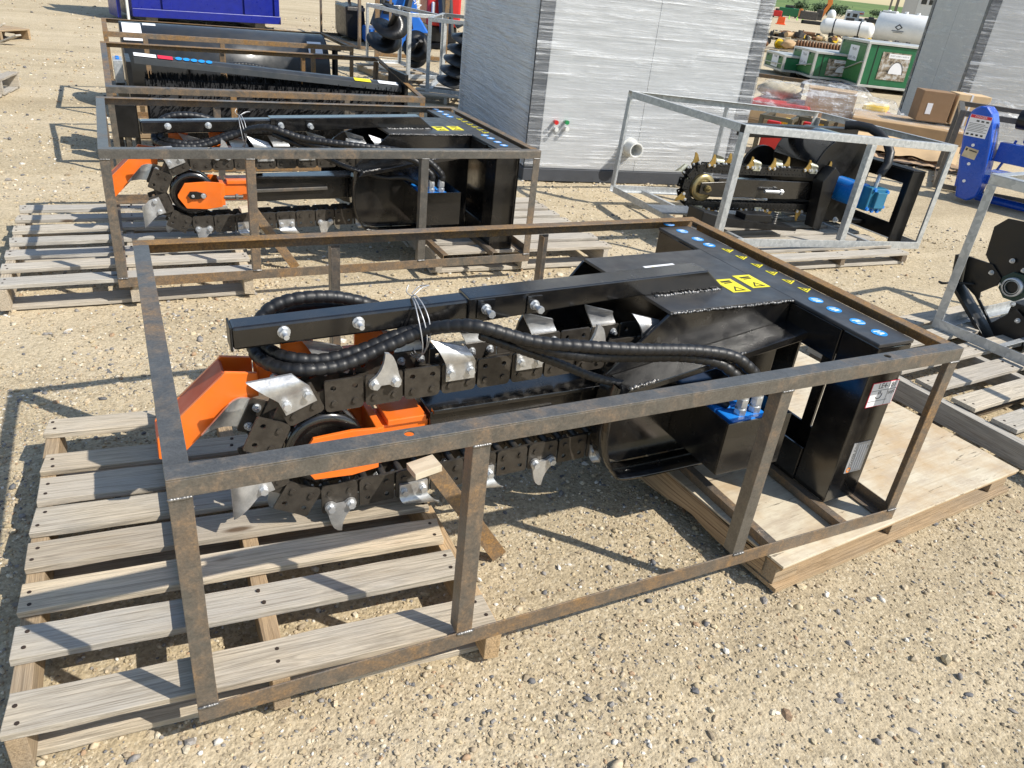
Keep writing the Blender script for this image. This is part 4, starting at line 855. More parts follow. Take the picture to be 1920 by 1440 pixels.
# ------------------------------------------------------------------ galvanised crate at the right edge with the black bearing plates
RA = PZ(1745, 612, .03); RB = PZ(1920, 688, .03); ra = math.atan2(RB.y-RA.y, RB.x-RA.x); RH = PH(RA, 326)-.03
steel_crate((RA.x, RA.y, .032), 1.5, 1.25, RH, 'galvanised crate around the black plates with the round bearing', 'galvanised crates', (0.0, 1.5), (0.0, 1.5), (.30,), mats=('galvanised', 'galvanised'), w=.045, rot=(0, 0, ra), holes=False, welds=False, rust_top='galvanised', deck=.001, deck_r=.001)
RM = Matrix.Translation((RA.x, RA.y, .032)) @ Matrix.Rotation(ra, 4, 'Z')
def bearing_machine():
    t = thing('wheel_attachment', (RA.x, RA.y, .032), 'black bolted plate attachment with a round flange bearing', 'attachment', rot=(0, 0, ra))
    P = lambda x, y, yl=.30: (lambda p: (p.x, p.z))(PL(x, y, RM, yl))
    big = [P(*q) for q in ((1846, 478), (1862, 425), (1888, 410), (1960, 425), (1990, 500), (1960, 580), (1930, 545), (1905, 555), (1878, 545))]
    MB().prism(big, [], XZ(.31), 0, .012).build('hub_plate', 'black_satin', t, .001)
    arm = [P(*q) for q in ((1815, 480), (1862, 496), (1878, 522), (1870, 535), (1838, 548), (1836, 560), (1858, 605), (1865, 602), (1905, 580), (1925, 600), (1915, 660), (1900, 655), (1870, 640), (1828, 555), (1805, 530))]
    MB().prism(arm, [], XZ(.298), 0, .010).build('arm_plate', 'black_satin', t, .001)
    a, b_ = P(1800, 530), P(1870, 650); MB().bar((a[0], .27, a[1]), (b_[0], .27, b_[1]), .10, .018, (1, 0, .6)).build('arm_flange', 'black_satin', t, .002)
    a, b_ = P(1810, 475), P(1800, 530); MB().bar((a[0], .27, a[1]), (b_[0], .27, b_[1]), .10, .014, (1, 0, 0)).build('arm_flange', 'black_satin', t, .002)
    c = P(1905, 537); MB().prism(circ(c[0], c[1], .072, 8, .4), [], XZ(.297), -.02, 0).build('bearing_housing', 'bearing_green', t, .004)
    mb = MB(); mb.lathe([(.038, -.045), (.046, -.045), (.046, -.02)], lambda x, y, h: Vector((c[0]+x, .297+h, c[1]+y)), 28); mb.lathe([(.030, -.040), (.034, -.040), (.034, -.02)], lambda x, y, h: Vector((c[0]+x, .297+h, c[1]+y)), 28); mb.build('bearing_ring', 'bolt_zinc', t)
    MB().cyl((c[0], .27, c[1]), (c[0], .60, c[1]), .028, 18).build('shaft', 'black_satin', t)
    for q in ((1899, 489), (1860, 511), (1880, 532), (1900, 570), (1909, 601), (1921, 507)):
        p = P(*q); mb = MB(); bolt(mb, (p[0], .297, p[1]), (0, -1, 0), .010, .012, .010); mb.build('bolt', 'bolt_zinc', t)
    a, b_ = P(1768, 527, .02), P(1825, 533, .29); MB().tube(catmull([(a[0], -.01, a[1]), (a[0]+.02, -.012, a[1]), (b_[0]-.05, .20, b_[1]), (b_[0], .29, b_[1])], 6), .006, 8).build('tie_strap', 'ink_black', t)
    MB().box(P(1880, 600)[0], P(1880, 600)[0]+.5, .32, .80, .047, .16).build('base_frame', 'black_satin', t, .003)
bearing_machine()
def edge_pallet():
    S0 = PZ(1692, 706, .03); S1 = PZ(1960, 845, .03); d = Vector((S1.x-S0.x, S1.y-S0.y, 0)).normalized(); n = Vector((-d.y, d.x, 0)); L = 1.3; S0 = S0 - d*.48; NW = 1.25
    t = thing('wooden_pallet', (S0.x, S0.y, GZ), 'grey slatted pallet whose long side beam lies beside the plywood topped pallet', 'pallet', 'slatted pallets'); Z = .13
    for k, off in enumerate((.02, NW/2, NW-.02)): plank(t, 'stringer', (n*off+Vector((0, 0, Z-.0195))), (n*off+d*L+Vector((0, 0, Z-.0195))), .042, Z-.04, 'grey_wood', None, .001)
    for k in range(8):
        p = d*(.06+.168*k); plank(t, 'deck_board', p+n*(.045)+Vector((0, 0, Z)), p+n*NW+Vector((0, 0, Z)), .10, .018, 'grey_wood', [-.57, .0, .57])
    for k in (.05, .5, .95): plank(t, 'bottom_board', d*(L*k)+Vector((0, 0, .019)), d*(L*k)+n*NW+Vector((0, 0, .019)), .10, .018, 'dark_wood', None, .001)
edge_pallet()

# ------------------------------------------------------------------ wrapped cabins
def cabin(o, yaw, L, W, H, label, fmat, smat, fittings=True):
    t = thing('wrapped_cabin', (o[0], o[1], GZ), label, 'cabin', 'plastic wrapped cabins', rot=(0, 0, yaw)); tw = .115
    for x, y in ((0, 0), (L-tw, 0), (0, W-tw), (L-tw, W-tw)): MB().box(x, x+tw, y, y+tw, .101, H).build('corner_post', 'trim_grey', t, .006)
    MB().box(-.006, L+.006, -.006, W+.006, 0, .10).build('base_frame', 'trim_grey', t, .004); MB().box(-.006, L+.006, -.006, W+.006, H+.001, H+.12).build('roof_frame', 'trim_grey', t, .004)
    npan = 2
    for k in range(npan):
        x0 = tw+.001+(L-2*tw-.002)*k/npan; x1 = tw+.001+(L-2*tw-.002)*(k+1)/npan
        MB().box(x0+.001, x1-.001, .012, .06, .1015, H-.001).build('wall_panel', 'panel_white', t, .003); MB().box(x0+.001, x1-.001, W-.06, W-.012, .1015, H-.001).build('wall_panel', 'panel_white', t, .003)
    for k in range(2):
        y0 = tw+.001+(W-2*tw-.002)*k/2; y1 = tw+.001+(W-2*tw-.002)*(k+1)/2
        MB().box(.012, .06, y0+.001, y1-.001, .1015, H-.001).build('wall_panel', 'panel_white', t, .003); MB().box(L-.06, L-.012, y0+.001, y1-.001, .1015, H-.001).build('wall_panel', 'panel_white', t, .003)
    MB().grid(lambda u, v: Vector((-.004+(L+.008)*u, -.011-.004*math.sin(u*3.14), .12+(H-.12)*v)), 6, 6).build('plastic_film', fmat, t)
    MB().grid(lambda u, v: Vector((-.011-.004*math.sin(u*3.14), W+.004-(W+.008)*u, .12+(H-.12)*v)), 6, 6).build('plastic_film', smat, t)
    MB().grid(lambda u, v: Vector((L+.011, -.004+(W+.008)*u, .12+(H-.12)*v)), 6, 6).build('plastic_film', smat, t)
    if fittings:
        M = Matrix.Translation((o[0], o[1], GZ)) @ Matrix.Rotation(yaw, 4, 'Z'); p = PL(1181, 276, M, -.02)
        mb = MB(); mb.cyl((p.x, .011, p.z), (p.x, -.020, p.z), .075, 28); mb.lathe([(.048, -.02), (.055, -.02), (.055, -.14), (.060, -.14), (.060, -.15), (.048, -.15), (.048, -.02)], lambda x, y, h: Vector((p.x+x, h, p.z+y)), 28); mb.build('outlet_pipe', 'off_white', t, .002)
        for (x, y), m in (((1042, 229), 'red_paint'), ((1062, 229), 'valve_green'), ((1042, 242), 'off_white'), ((1062, 241), 'off_white')):
            p = PL(x, y, M, -.02); mb = MB(); mb.cyl((p.x, .011, p.z), (p.x, -.03, p.z), .013, 14); mb.cyl((p.x, -.03, p.z), (p.x, -.045, p.z), .017, 14); mb.build('water_valve', m, t)
        MB().box(.30*L, .70*L, -.002, .0105, 2.08, 2.10).build('window_sill', 'trim_grey', t, .002); MB().box(.32*L, .68*L, .002, .0105, 2.101, H-.15).build('window_pane', 'glass_dark', t)
    return t
CF = PZ(980, 338)
cabin(CF, R(-9), 1.95, 2.32, 2.6, 'tall white cabin wrapped in clear stretch film with a round outlet pipe', 'film_front', 'film_side')
C2 = PZ(1760, 282); C2b = PZ(1676, 230); y2 = math.atan2(C2b.y-C2.y, C2b.x-C2.x)-math.pi/2
cabin(C2, y2, 2.1, (C2b-C2).length, 2.6, 'film wrapped white cabin standing behind the blue tiller', 'film_far', 'film_clear', False)

# ------------------------------------------------------------------ helpers for things farther off
def face(x, y, z=GZ):                       # ground point under a pixel, yaw that turns local -y to the camera, metres per pixel there
    B = PZ(x, y, z); v = B-CAM; yaw = math.atan2(v.y, v.x)-math.pi/2; dep = -(CAM_R.transposed() @ v).z
    return B, yaw, dep/F_PX
def far_thing(name, x, y, label, cat, group=None, dyaw=0.0, z=GZ):
    B, yaw, s = face(x, y, z); t = thing(name, (B.x, B.y, z), label, cat, group, rot=(0, 0, yaw+dyaw)); M = Matrix.Translation((B.x, B.y, z)) @ Matrix.Rotation(yaw+dyaw, 4, 'Z')
    return t, M, s
# ------------------------------------------------------------------ red parts in olive stands
for px, py, lab in ((1412, 287, 'red steel panel in an olive stand, the one by the wrapped cabin'), (1478, 290, 'red steel panel in an olive stand, the one by the wrapped carton heap')):
    t, M, s = far_thing('red_panel_stand', px, py, lab, 'stand', 'red panels in olive stands', R(-12)); w, h = 52*s, 70*s
    for x in (0, w): MB().box(x-.022, x+.022, -.022, .022, 0, h).build('post', 'olive_frame', t, .003)
    for x in (0, w): MB().box(x-.022, x+.022, .55, .594, 0, h).build('post', 'olive_frame', t, .003)
    for z in (.03, h*.60, h-.02): MB().box(.0225, w-.0225, -.02, .02, z-.02, z+.02).build('rail', 'olive_frame', t, .003)
    for x in (0, w): MB().box(x-.02, x+.02, .0225, .5495, h-.045, h-.002).build('rail', 'olive_frame', t, .003)
    MB().box(.03, w-.03, .03, .40, .06, h*.55).build('panel', 'red_paint', t, .012)
    MB().box(.05, w*.65, .06, .36, h*.64, h*.86).build('upper_panel', 'red_paint', t, .012); MB().box(w*.60, w-.04, .10, .34, h*.64, h*.92).build('yellow_tray', 'yellow_plastic', t, .012)
# ------------------------------------------------------------------ heap of cartons under film
def heap():
    t, M, s = far_thing('pallet_of_goods', 1545, 262, 'low pallet load of wood panels and red parts behind the red panels', 'goods', dyaw=R(-6))
    MB().box(-1.1, .75, .05, 1.15, 0, .10).build('pallet_base', 'brown_wood', t, .004); MB().box(-1.08, .72, .08, 1.12, .101, .22).build('panel_stack', 'cardboard_pale', t, .004)
    MB().box(-1.05, -.30, .12, 1.0, .221, .33).build('red_parts', 'red_paint', t, .02); MB().box(.30, .66, .25, .9, .221, .36).build('red_parts', 'red_paint', t, .05); MB().box(.30, .60, .30, .8, .361, .46).build('yellow_parts', 'yellow_plastic', t, .05)
    t2 = thing('cardboard_carton', tuple(M @ Vector((-.12, .55, .222))), 'large tan carton under clear film on the pallet load', 'carton', rot=(0, 0, M.to_euler().z+R(8)))
    MB().box(-.30, .30, -.25, .25, 0, .34).build('box', 'cardboard', t2, .006); MB().box(-.302, .302, -.03, .03, .341, .343).build('tape', 'cardboard_pale', t2)
    t3 = thing('white_sack', tuple(M @ Vector((-.78, .62, .332))), 'white bag of red parts under film beside the wrapped cabin', 'bag', rot=(0, 0, M.to_euler().z))
    mb = MB(); mb.blob((0, 0, .10), .26, 14, (1.1, .8, .42), .16); mb.build('sack', 'cream_part', t3)
    # film draped over all of it
    f = thing('plastic_wrap', tuple(M @ Vector((0, .6, .222))), 'loose clear film draped over the carton and pallet load', 'film', rot=(0, 0, M.to_euler().z)); rg = random.Random(4)
    def hgt(x, y):
        hh = .165
        hh = max(hh, .405-max(0, abs(x+.12)-.34)*.75-max(0, abs(y+.05)-.28)*.9)
        hh = max(hh, .29-max(0, abs(x-.42)-.2)*1.0-max(0, abs(y)-.3)*1.2)
        hh = max(hh, .33-max(0, abs(x+.78)-.2)*1.4-max(0, abs(y)-.2)*1.4)
        return hh+.02*noise.noise(Vector((x*7, y*7, 2)))+.012*noise.noise(Vector((x*19, y*19, 7)))
    MB().grid(lambda u, v: Vector((-1.13+1.95*u, -.62+1.2*v, hgt(-1.13+1.95*u, -.62+1.2*v)-(.16 if v == 0 else 0)-(.05 if u in (0, 1) else 0))), 64, 40).build('film_sheet', 'film_drape', f)
    t4, M4, s4 = far_thing('rusty_rail', 1440, 190, 'brown rusty steel rail lying behind the film covered load', 'rail'); MB().box(-.9, .6, 0, .06, .35, .41).build('rail', 'rusted_brown', t4, .004)
    for x in (-.8, .45): MB().box(x, x+.06, .061, .12, 0, .40).build('leg', 'rusted_brown', t4, .004)
heap()
def big_carton():
    t, M, s = far_thing('open_carton', 1690, 300, 'wide torn open tan carton lying low in front of the far cabin', 'carton', dyaw=R(4)); w = 105*s; h = 62*s
    MB().box(-w, w*.85, 0, .95, .06, h).build('carton_body', 'cardboard', t, .01)
    mb = MB(); mb.grid(lambda u, v: Vector((-w*1.02+w*1.85*u, -.01-.20*v-.02*math.sin(u*17)*v, h*.62-.10*v-.06*v*v+.012*math.sin(u*23)*v)), 30, 4); mb.build('flap', 'cardboard_pale', t)
    mb = MB(); mb.grid(lambda u, v: Vector((-w+w*1.8*u, .02+.9*v, h+.012+.02*noise.noise(Vector((u*8, v*5, 3))))), 30, 14); mb.build('plastic_sheet', 'film_drape', t)
    mb = MB(); mb.grid(lambda u, v: Vector((-w*1.1+w*2.1*u, -.35+.5*v, .02+.07*abs(noise.noise(Vector((u*9, v*4, 8)))))), 36, 8); mb.build('torn_paper', 'paper_tan', t)
    for i in range(9): MB().box(-w*.9+w*.19*i, -w*.9+w*.19*i+.010, -.0035, -.0005, .08, h*.60).build('crease', 'cardboard_brown', t)
    B, yaw, s2 = face(1690, 300); hh = h+.035
    t2 = thing('cardboard_carton', tuple(M @ Vector((.08, .32, hh))), 'dark brown sealed carton with a white label on the torn carton', 'carton', rot=(0, 0, M.to_euler().z+R(14)))
    MB().box(-.06, .29, 0, .30, 0, .33).build('box', 'cardboard_brown', t2, .006); MB().box(.02, .08, -.003, -.0005, .08, .20).build('label', 'sticker_white', t2)
    t3 = thing('cardboard_carton', tuple(M @ Vector((.40, .42, hh))), 'tan strapped carton standing beside the dark brown carton', 'carton', rot=(0, 0, M.to_euler().z+R(14)))
    MB().box(.0, .36, 0, .32, 0, .335).build('box', 'cardboard_pale', t3, .006); MB().box(.14, .16, -.003, .322, -.0, .338).build('strap', 'sticker_white', t3)
    f = thing('plastic_wrap', tuple(M @ Vector((.85, .35, h))), 'crumpled clear film bunched beside the tan strapped carton', 'film', rot=(0, 0, M.to_euler().z)); mb = MB(); mb.blob((0, .1, .16), .30, 26, (.8, .8, .62), .12); mb.build('film_bunch', 'film_drape', f)
big_carton()
# ------------------------------------------------------------------ green panelled crates
def green_crate(cx, cy, back, right, ytop, label, poster, Ld, Wd):
    Cn = PZ(cx, cy); yaw = R(-24); H = PH(Cn, ytop)-GZ
    t = thing('green_crate', (Cn.x, Cn.y, GZ), label, 'crate', 'green panelled crates', rot=(0, 0, yaw)); e = .05
    MB().box(e*.4, Ld-e*.4, e*.4, Wd-e*.4, .14, H-.01).build('body', 'crate_green', t, .004)
    MB().box(-.001, .0195, e, Wd-e, .18, H-e).build('side_panel', 'crate_green_light', t, .002)
    for x, y in ((0, 0), (Ld-e, 0), (0, Wd-e), (Ld-e, Wd-e)): MB().box(x-.004, x+e, y-.004, y+e, .13, H-.001).build('corner_post', 'alu_trim', t, .004)
    for z in (.09, H): MB().box(-.006, Ld+.006, -.006, Wd+.006, z, z+.045).build('frame_rail', 'alu_trim', t, .004)
    MB().bar((-.012, .06, H*.62), (-.012, Wd-.06, .22), .016, .055, (1, 0, 0)).build('brace', 'alu_trim', t, .002) if Wd > .5 else None
    for k, x in enumerate((.25, Ld-.35)): MB().box(x, x+.14, .05, Wd-.05, 0, .088).build('skid', 'black_satin', t, .004)
    MB().box(.13*Ld-.006, .13*Ld+.006, .012, .0195, .14, H-.01).build('seam', 'ink_black', t) if poster else None
    M = Matrix(((0, 0, -1, -.0025), (-1, 0, 0, Wd*.45), (0, 1, 0, H*.76), (0, 0, 0, 1)))
    st = rect_on(MB(), M, .44, .30).build('paper_label', 'sticker_white', t)
    for k, (tx, sz, dy) in enumerate((('Model', .085, .075), ('G.W. 120kg', .07, -.09))): text_part(tx, 'lettering', 'ink_black', st, M @ Matrix.Translation((0, dy, .0012)), sz).location = (0, 0, 0)
    if poster:
        pw, ph = min(.62, Ld*.40), H*.58; M = frame_mat((Ld*.21+pw/2, .0115, H*.58), (1, 0, 0), (0, 0, 1)); po = rect_on(MB(), M, pw, ph, .002, .0).build('poster', 'poster_print', t)
        rect_on(MB(), M @ Matrix.Translation((.10*pw, .38*ph, 0)), pw*.74, ph*.16, .0006, .0025).build('poster_strip', 'sticker_white', po, loc=(0, 0, 0))
        o_ = text_part('W33FT x L40FT x H15FT-M', 'lettering', 'ink_black', po, M @ Matrix.Translation((.10*pw, .38*ph, .0034)), pw*.062, .9); o_.location = (0, 0, 0)
        b = MB(); b.prism([(math.cos(a)*pw*.24, math.sin(a)*ph*.42) for a in np.linspace(0, math.pi, 18)], [], lambda u, v, w: M @ Vector((u+.1*pw, v-.26*ph, w)), .0026, .0032); b.build('poster_dome', 'sticker_white', po, loc=(0, 0, 0))
        b = MB(); arc = [M @ Vector((.1*pw+pw*.25*math.cos(a), -.26*ph+ph*.44*math.sin(a), .004)) for a in np.linspace(0, math.pi, 16)]; b.tube(arc, .006, 6); b.build('poster_arch', 'ink_black', po, loc=(0, 0, 0))
green_crate(1604, 170, (1566, 158), (1690, 179), 82, 'large green panelled crate with a dome building poster beside the far cabin', True, 1.7, 1.35)
green_crate(1516, 154, (1470, 150), None, 100, 'middle green panelled crate with its poster half hidden, between the two other green crates', True, 1.5, 1.35)
green_crate(1462, 142, (1424, 135), None, 107, 'smallest green panelled crate with only its labelled end showing', False, 1.2, 1.25)
# ------------------------------------------------------------------ pallets of loose machine parts
def parts_pile(px, py, seed, label, w=1.25):
    rg = random.Random(seed); t, M, s = far_thing('parts_pallet', px, py, label, 'parts', 'pallets of loose machine parts', rg.uniform(-.2, .2))
    for k in range(5): MB().box(-w, w, k*.26, k*.26+.16, .10, .125).build('deck_board', 'weathered_wood', t)
    for x in (-w+.02, 0, w-.1): MB().box(x, x+.08, 0, 1.2, 0, .099).build('stringer', 'dark_wood', t)
    names = ['rusty_part', 'grimy_part', 'yellow_plastic', 'cream_part', 'black_satin', 'rusty_part', 'grimy_part', 'cream_part', 'cardboard']
    for i in range(16):
        m = rg.choice(names); x, y = rg.uniform(-w+.2, w-.2), rg.uniform(.15, 1.05); z = .126+rg.uniform(0, .10); q = rg.random(); mb = MB()
        Mr = Matrix.Translation((x, y, z)) @ Matrix.Rotation(rg.uniform(0, 3), 4, 'Z') @ Matrix.Rotation(rg.uniform(-.4, .4), 4, 'X'); r = rg.uniform(.10, .22)
        if q < .35: mb.cyl(Mr @ Vector((-r*1.3, 0, r*.7)), Mr @ Vector((r*1.3, 0, r*.7)), r*.55, 12); mb.cyl(Mr @ Vector((r*1.3, 0, r*.7)), Mr @ Vector((r*1.6, 0, r*.7)), r*.8, 12)
        elif q < .7: mb.box(-r, r, -r*.6, r*.6, 0, r, Mr); mb.box(-r*.5, r*.3, -r*.4, r*.4, r, r*1.4, Mr)
        else: mb.blob(Mr @ Vector((0, 0, r*.5)), r, 10, (1.2, .9, .7), .25)
        mb.build('machine_part', m, t, .01)
for i, (px, py, lab) in enumerate(((1452, 100, 'pallet of yellow and rusty machine parts in front of the open gravel lane'), (1530, 108, 'pallet of rusty coil and cream machine parts behind the middle green crate'), (1455, 74, 'farther pallet of black machine parts behind the yellow ones'), (1512, 82, 'pallet of mixed machine parts below the small white tank'), (1590, 90, 'pallet of dark machine parts between the two white tanks'), (1655, 96, 'pallet of small parts in front of the large white tank'))): parts_pile(px, py, 20+i, lab, 1.25 if i < 2 else 1.5)
t, M, s = far_thing('rusty_coil', 1540, 100, 'brown rusty coil spring lying on the parts pallets', 'spring', z=.2)
MB().tube([Vector((-.75+1.5*k/180, .13*math.cos(k*.62), .13+.13*math.sin(k*.62))) for k in range(181)], .035, 6).build('coil', 'rusty_part', t)
# ------------------------------------------------------------------ white tanks
def tank(px, py, L, r, label, dyaw, zc, emblem=False, end='flat'):
    t, M, s = far_thing('white_tank', px, py, label, 'tank', 'white storage tanks', dyaw); n = 32
    prof = [(0, -.02), (r*.96, -.02), (r, .02), (r, L-.02), (r*.96, L+.02), (0, L+.02)] if end == 'flat' else [(r*math.sin(a), -r*.75*math.cos(a)) for a in np.linspace(0, math.pi/2, 8)]+[(r*math.sin(a), L-r*.75*math.cos(a)) for a in np.linspace(math.pi/2, math.pi, 8)]
    MB().lathe(prof, lambda x, y, h: Vector((h, r+x, zc+y)), n).build('shell', 'tank_white', t)
    for k in (.18, .78): MB().box(L*k-.12, L*k+.12, r*.3, r*1.7, 0, zc-r*.72).build('saddle', 'black_satin' if end != 'flat' else 'dark_steel', t, .02)
    if end != 'flat':
        for k in (.2, .8):
            mb = MB(); mb.lathe([(r+.004, -.03), (r+.012, -.03), (r+.012, .03), (r+.004, .03)], lambda x, y, h: Vector((L*k+h, r+x, zc+y)), n); mb.build('strap', 'black_satin', t)
        mb = MB(); mb.box(L*.42, L*.62, r*.75, r*1.25, zc+r*.96, zc+r+.12); mb.build('valve_cover', 'grimy_part', t, .02)
    else:
        for k in (.08, .3, .45, .62): MB().cyl((L*k, r, zc+r*.98), (L*k, r, zc+r+.10), .09, 12).build('fill_cap', 'tank_white', t)
        MB().box(.05, .75, r*.7, r*1.3, zc+r*.985, zc+r+.06).build('hatch_plate', 'tank_white', t, .01)
        MB().tube([(-.06, r*.72, zc-r*.75), (-.06, r*.72, zc+r*1.0)], .03, 8).build('sight_pipe', 'tank_white', t); MB().tube([(-.06, r*.5, zc-r*.7), (-.07, r*.95, zc-r*.72)], .04, 8).build('outlet_pipe', 'rusty_part', t)
        mb = MB(); mb.prism([(-.12, 0), (0, -.12), (.12, 0), (0, .12)], [[(-.07, 0), (0, -.07), (.07, 0), (0, .07)]], lambda u, v, w: Vector((-.024-w, r+u, zc+.1+v)), 0, .003); mb.build('placard', 'ink_red', t)
    if emblem:
        # emblem on the side shell: a ring with two lines of small letters
        ang = R(195); q = Vector((L*.30, r+r*math.cos(ang)*1.004, zc+.05-r*math.sin(ang)*1.0*0+.05)); Mx = frame_mat((L*.30, r-(r+.006)*math.cos(R(8)), zc+(r+.006)*math.sin(R(8))), (1, 0, 0), (0, .14, 1))
        mb = MB(); mb.prism([(-.20, 0), (0, -.14), (.20, 0), (0, .16)], [[(-.13, 0), (0, -.09), (.13, 0), (0, .10)]], lambda u, v, w: Mx @ Vector((u, v, w)), .0, .004); st = mb.build('emblem', 'ink_black', t)
        mb = MB(); mb.box(-.30, .30, -.20, -.16, 0, .004, Mx); mb.box(-.22, .26, -.26, -.23, 0, .004, Mx); mb.build('emblem_line', 'trim_grey_light', st, loc=(0, 0, 0))
tank(1630, 84, 4.0, .78, 'large white flat-ended storage tank with a dark emblem on its side', R(-14), .88, True)
tank(1540, 74, 2.15, .40, 'small white round-ended tank strapped on black saddles', R(-8), .66, False, 'dome')
# ------------------------------------------------------------------ far yard: barrier, cones, excavator, camper, pickup, trees, hill, building
t, M, s = far_thing('barrier', 1463, 46, 'orange plastic road barrier alone on the gravel lane', 'barrier'); MB().prism([(-8*s, 0), (8*s, 0), (7*s, 3*s), (6.5*s, 13*s), (-6*s, 13*s), (-7*s, 3*s)], [], XZ(0), -.2, .2).build('shell', 'safety_orange', t, .03); MB().box(-9*s, 9*s, -.3, .3, 0, .06).build('foot', 'safety_orange', t, .02)
for x, y in ((1444, 34), (1479, 36), (1494, 38), (1504, 40)):
    t, M, s = far_thing('safety_cone', x, y, 'small lime green safety cone on the far gravel lane', 'cone', 'lime green cones'); MB().cyl((0, 0, .04), (0, 0, 6.5*s), 1.2*s, 12, .35*s).build('cone', 'cone_green', t); MB().box(-1.7*s, 1.7*s, -1.7*s, 1.7*s, 0, .05).build('foot', 'cone_green', t)
def excavator():
    t, M, s = far_thing('excavator', 1523, 46, 'orange and black excavator with its boom raised in the far yard', 'excavator', dyaw=R(10)); u = s
    MB().box(-18*u, 16*u, 0, 6*u, .0, 6*u).build('track', 'tyre', t, 1.2*u); MB().box(-18*u, 16*u, 16*u, 22*u, .0, 6*u).build('track', 'tyre', t, 1.2*u)
    MB().box(-26*u, 6*u, 1*u, 21*u, 7*u, 21*u).build('engine_housing', 'grimy_part', t, u); MB().box(4*u, 15*u, 2*u, 10*u, 8*u, 26*u).build('cab', 'grimy_part', t, u); MB().box(5.2*u, 13.8*u, 1.6*u, 1.99*u, 15*u, 25*u).build('cab_window', 'glass_dark', t)
    MB().prism([(10*u, 12*u), (16*u, 11*u), (29*u, 38*u), (25*u, 56*u), (17*u, 56*u), (20*u, 39*u)], [], XZ(12*u), 0, 5*u).build('boom', 'excavator_orange', t, .3*u)
    MB().prism([(19*u, 53*u), (24*u, 53*u), (-10*u, 64*u), (-12*u, 60*u)], [], XZ(12.5*u), 0, 3*u).build('dipper_arm', 'excavator_orange', t, .3*u)
    MB().bar((8*u, 13*u, 14*u), (20*u, 13*u, 36*u), 2*u, 2*u).build('hydraulic_ram', 'black_satin', t); MB().box(-27*u, -22*u, 4*u, 18*u, 10*u, 24*u).build('counterweight', 'excavator_orange', t, u)
excavator()
def camper():
    t, M, s = far_thing('camper_van', 1592, 46, 'white camper van with orange stripe parked in the far yard', 'camper', dyaw=R(6)); u = s
    MB().box(-10*u, 14*u, 0, 14*u, 4*u, 24*u).build('body', 'tank_white', t, 1.2*u); MB().box(14*u, 24*u, 1*u, 13*u, 3*u, 12*u).build('cab', 'tank_white', t, 1.5*u); MB().box(13*u, 21*u, 0, 14*u, 17*u, 24*u).build('alcove', 'tank_white', t, 1.5*u)
    MB().box(2*u, 10*u, -.1*u, -.02*u, 13*u, 19*u).build('window', 'glass_dark', t); MB().box(-8*u, -3*u, -.1*u, -.02*u, 13*u, 19*u).build('window', 'glass_dark', t); MB().box(13*u, 20*u, -.15*u, -.02*u, 19*u, 21*u).build('stripe', 'safety_orange', t)
    MB().box(15*u, 20*u, .9*u, .97*u, 8*u, 11*u).build('window', 'glass_dark', t)
    for x in (-5, 19): MB().cyl((x*u, -.3*u, 2.5*u), (x*u, 2*u, 2.5*u), 2.5*u, 16).build('wheel', 'tyre', t)
    t, M, s = far_thing('pickup_truck', 1612, 45, 'white pickup truck parked in front of the camper van', 'truck', dyaw=R(10))
    MB().box(-13*u, 12*u, 0, 8*u, 2.5*u, 7*u).build('body', 'tank_white', t, .8*u); MB().prism([(-4*u, 7.02*u), (6*u, 7.02*u), (3*u, 11.5*u), (-3*u, 11.5*u)], [], XZ(.5*u), 0, 7*u).build('cab', 'tank_white', t, .5*u); MB().prism([(-2.6*u, 7.6*u), (4.3*u, 7.6*u), (2.4*u, 10.8*u), (-2.2*u, 10.8*u)], [], XZ(.35*u), 0, .1*u).build('window', 'glass_dark', t)
    for x in (-8, 8): MB().cyl((x*u, -.2*u, 2*u), (x*u, 1.8*u, 2*u), 2*u, 16).build('wheel', 'tyre', t)
camper()
t, M, s = far_thing('utility_tank', 1556, 40, 'white upright tank body behind the excavator boom', 'tank'); MB().blob((0, 1.2, 10*s), 9*s, 18, (.9, .9, 1.1)).build('shell', 'tank_white', t); MB().box(-6*s, 6*s, .4, 2, 0, 2.5*s).build('base', 'grimy_part', t)
for k, (x, w, h, m, lab) in enumerate(((1478, 20, 16, 'crate_green', 'dark green container standing far behind the lime cones'), (1455, 9, 12, 'red_paint', 'red machine body parked far behind the lime cones'), (1632, 13, 9, 'glass_dark', 'dark vehicle parked behind the pickup truck'))):
    t, M, s = far_thing('parked_equipment', x, 33 if x < 1500 else 45, lab, 'equipment'); MB().box(-w*s, w*s, 0, 3, 2*s, h*s).build('body', m, t, s); MB().box(-w*s*.5, w*s*.3, .5, 2.5, h*s, h*s*1.3).build('upper_body', 'grimy_part', t, s); 
    for x2 in (-.6, .6): MB().cyl((x2*w*s, -.1, 1.6*s), (x2*w*s, .5, 1.6*s), 1.6*s, 12).build('wheel', 'tyre', t)
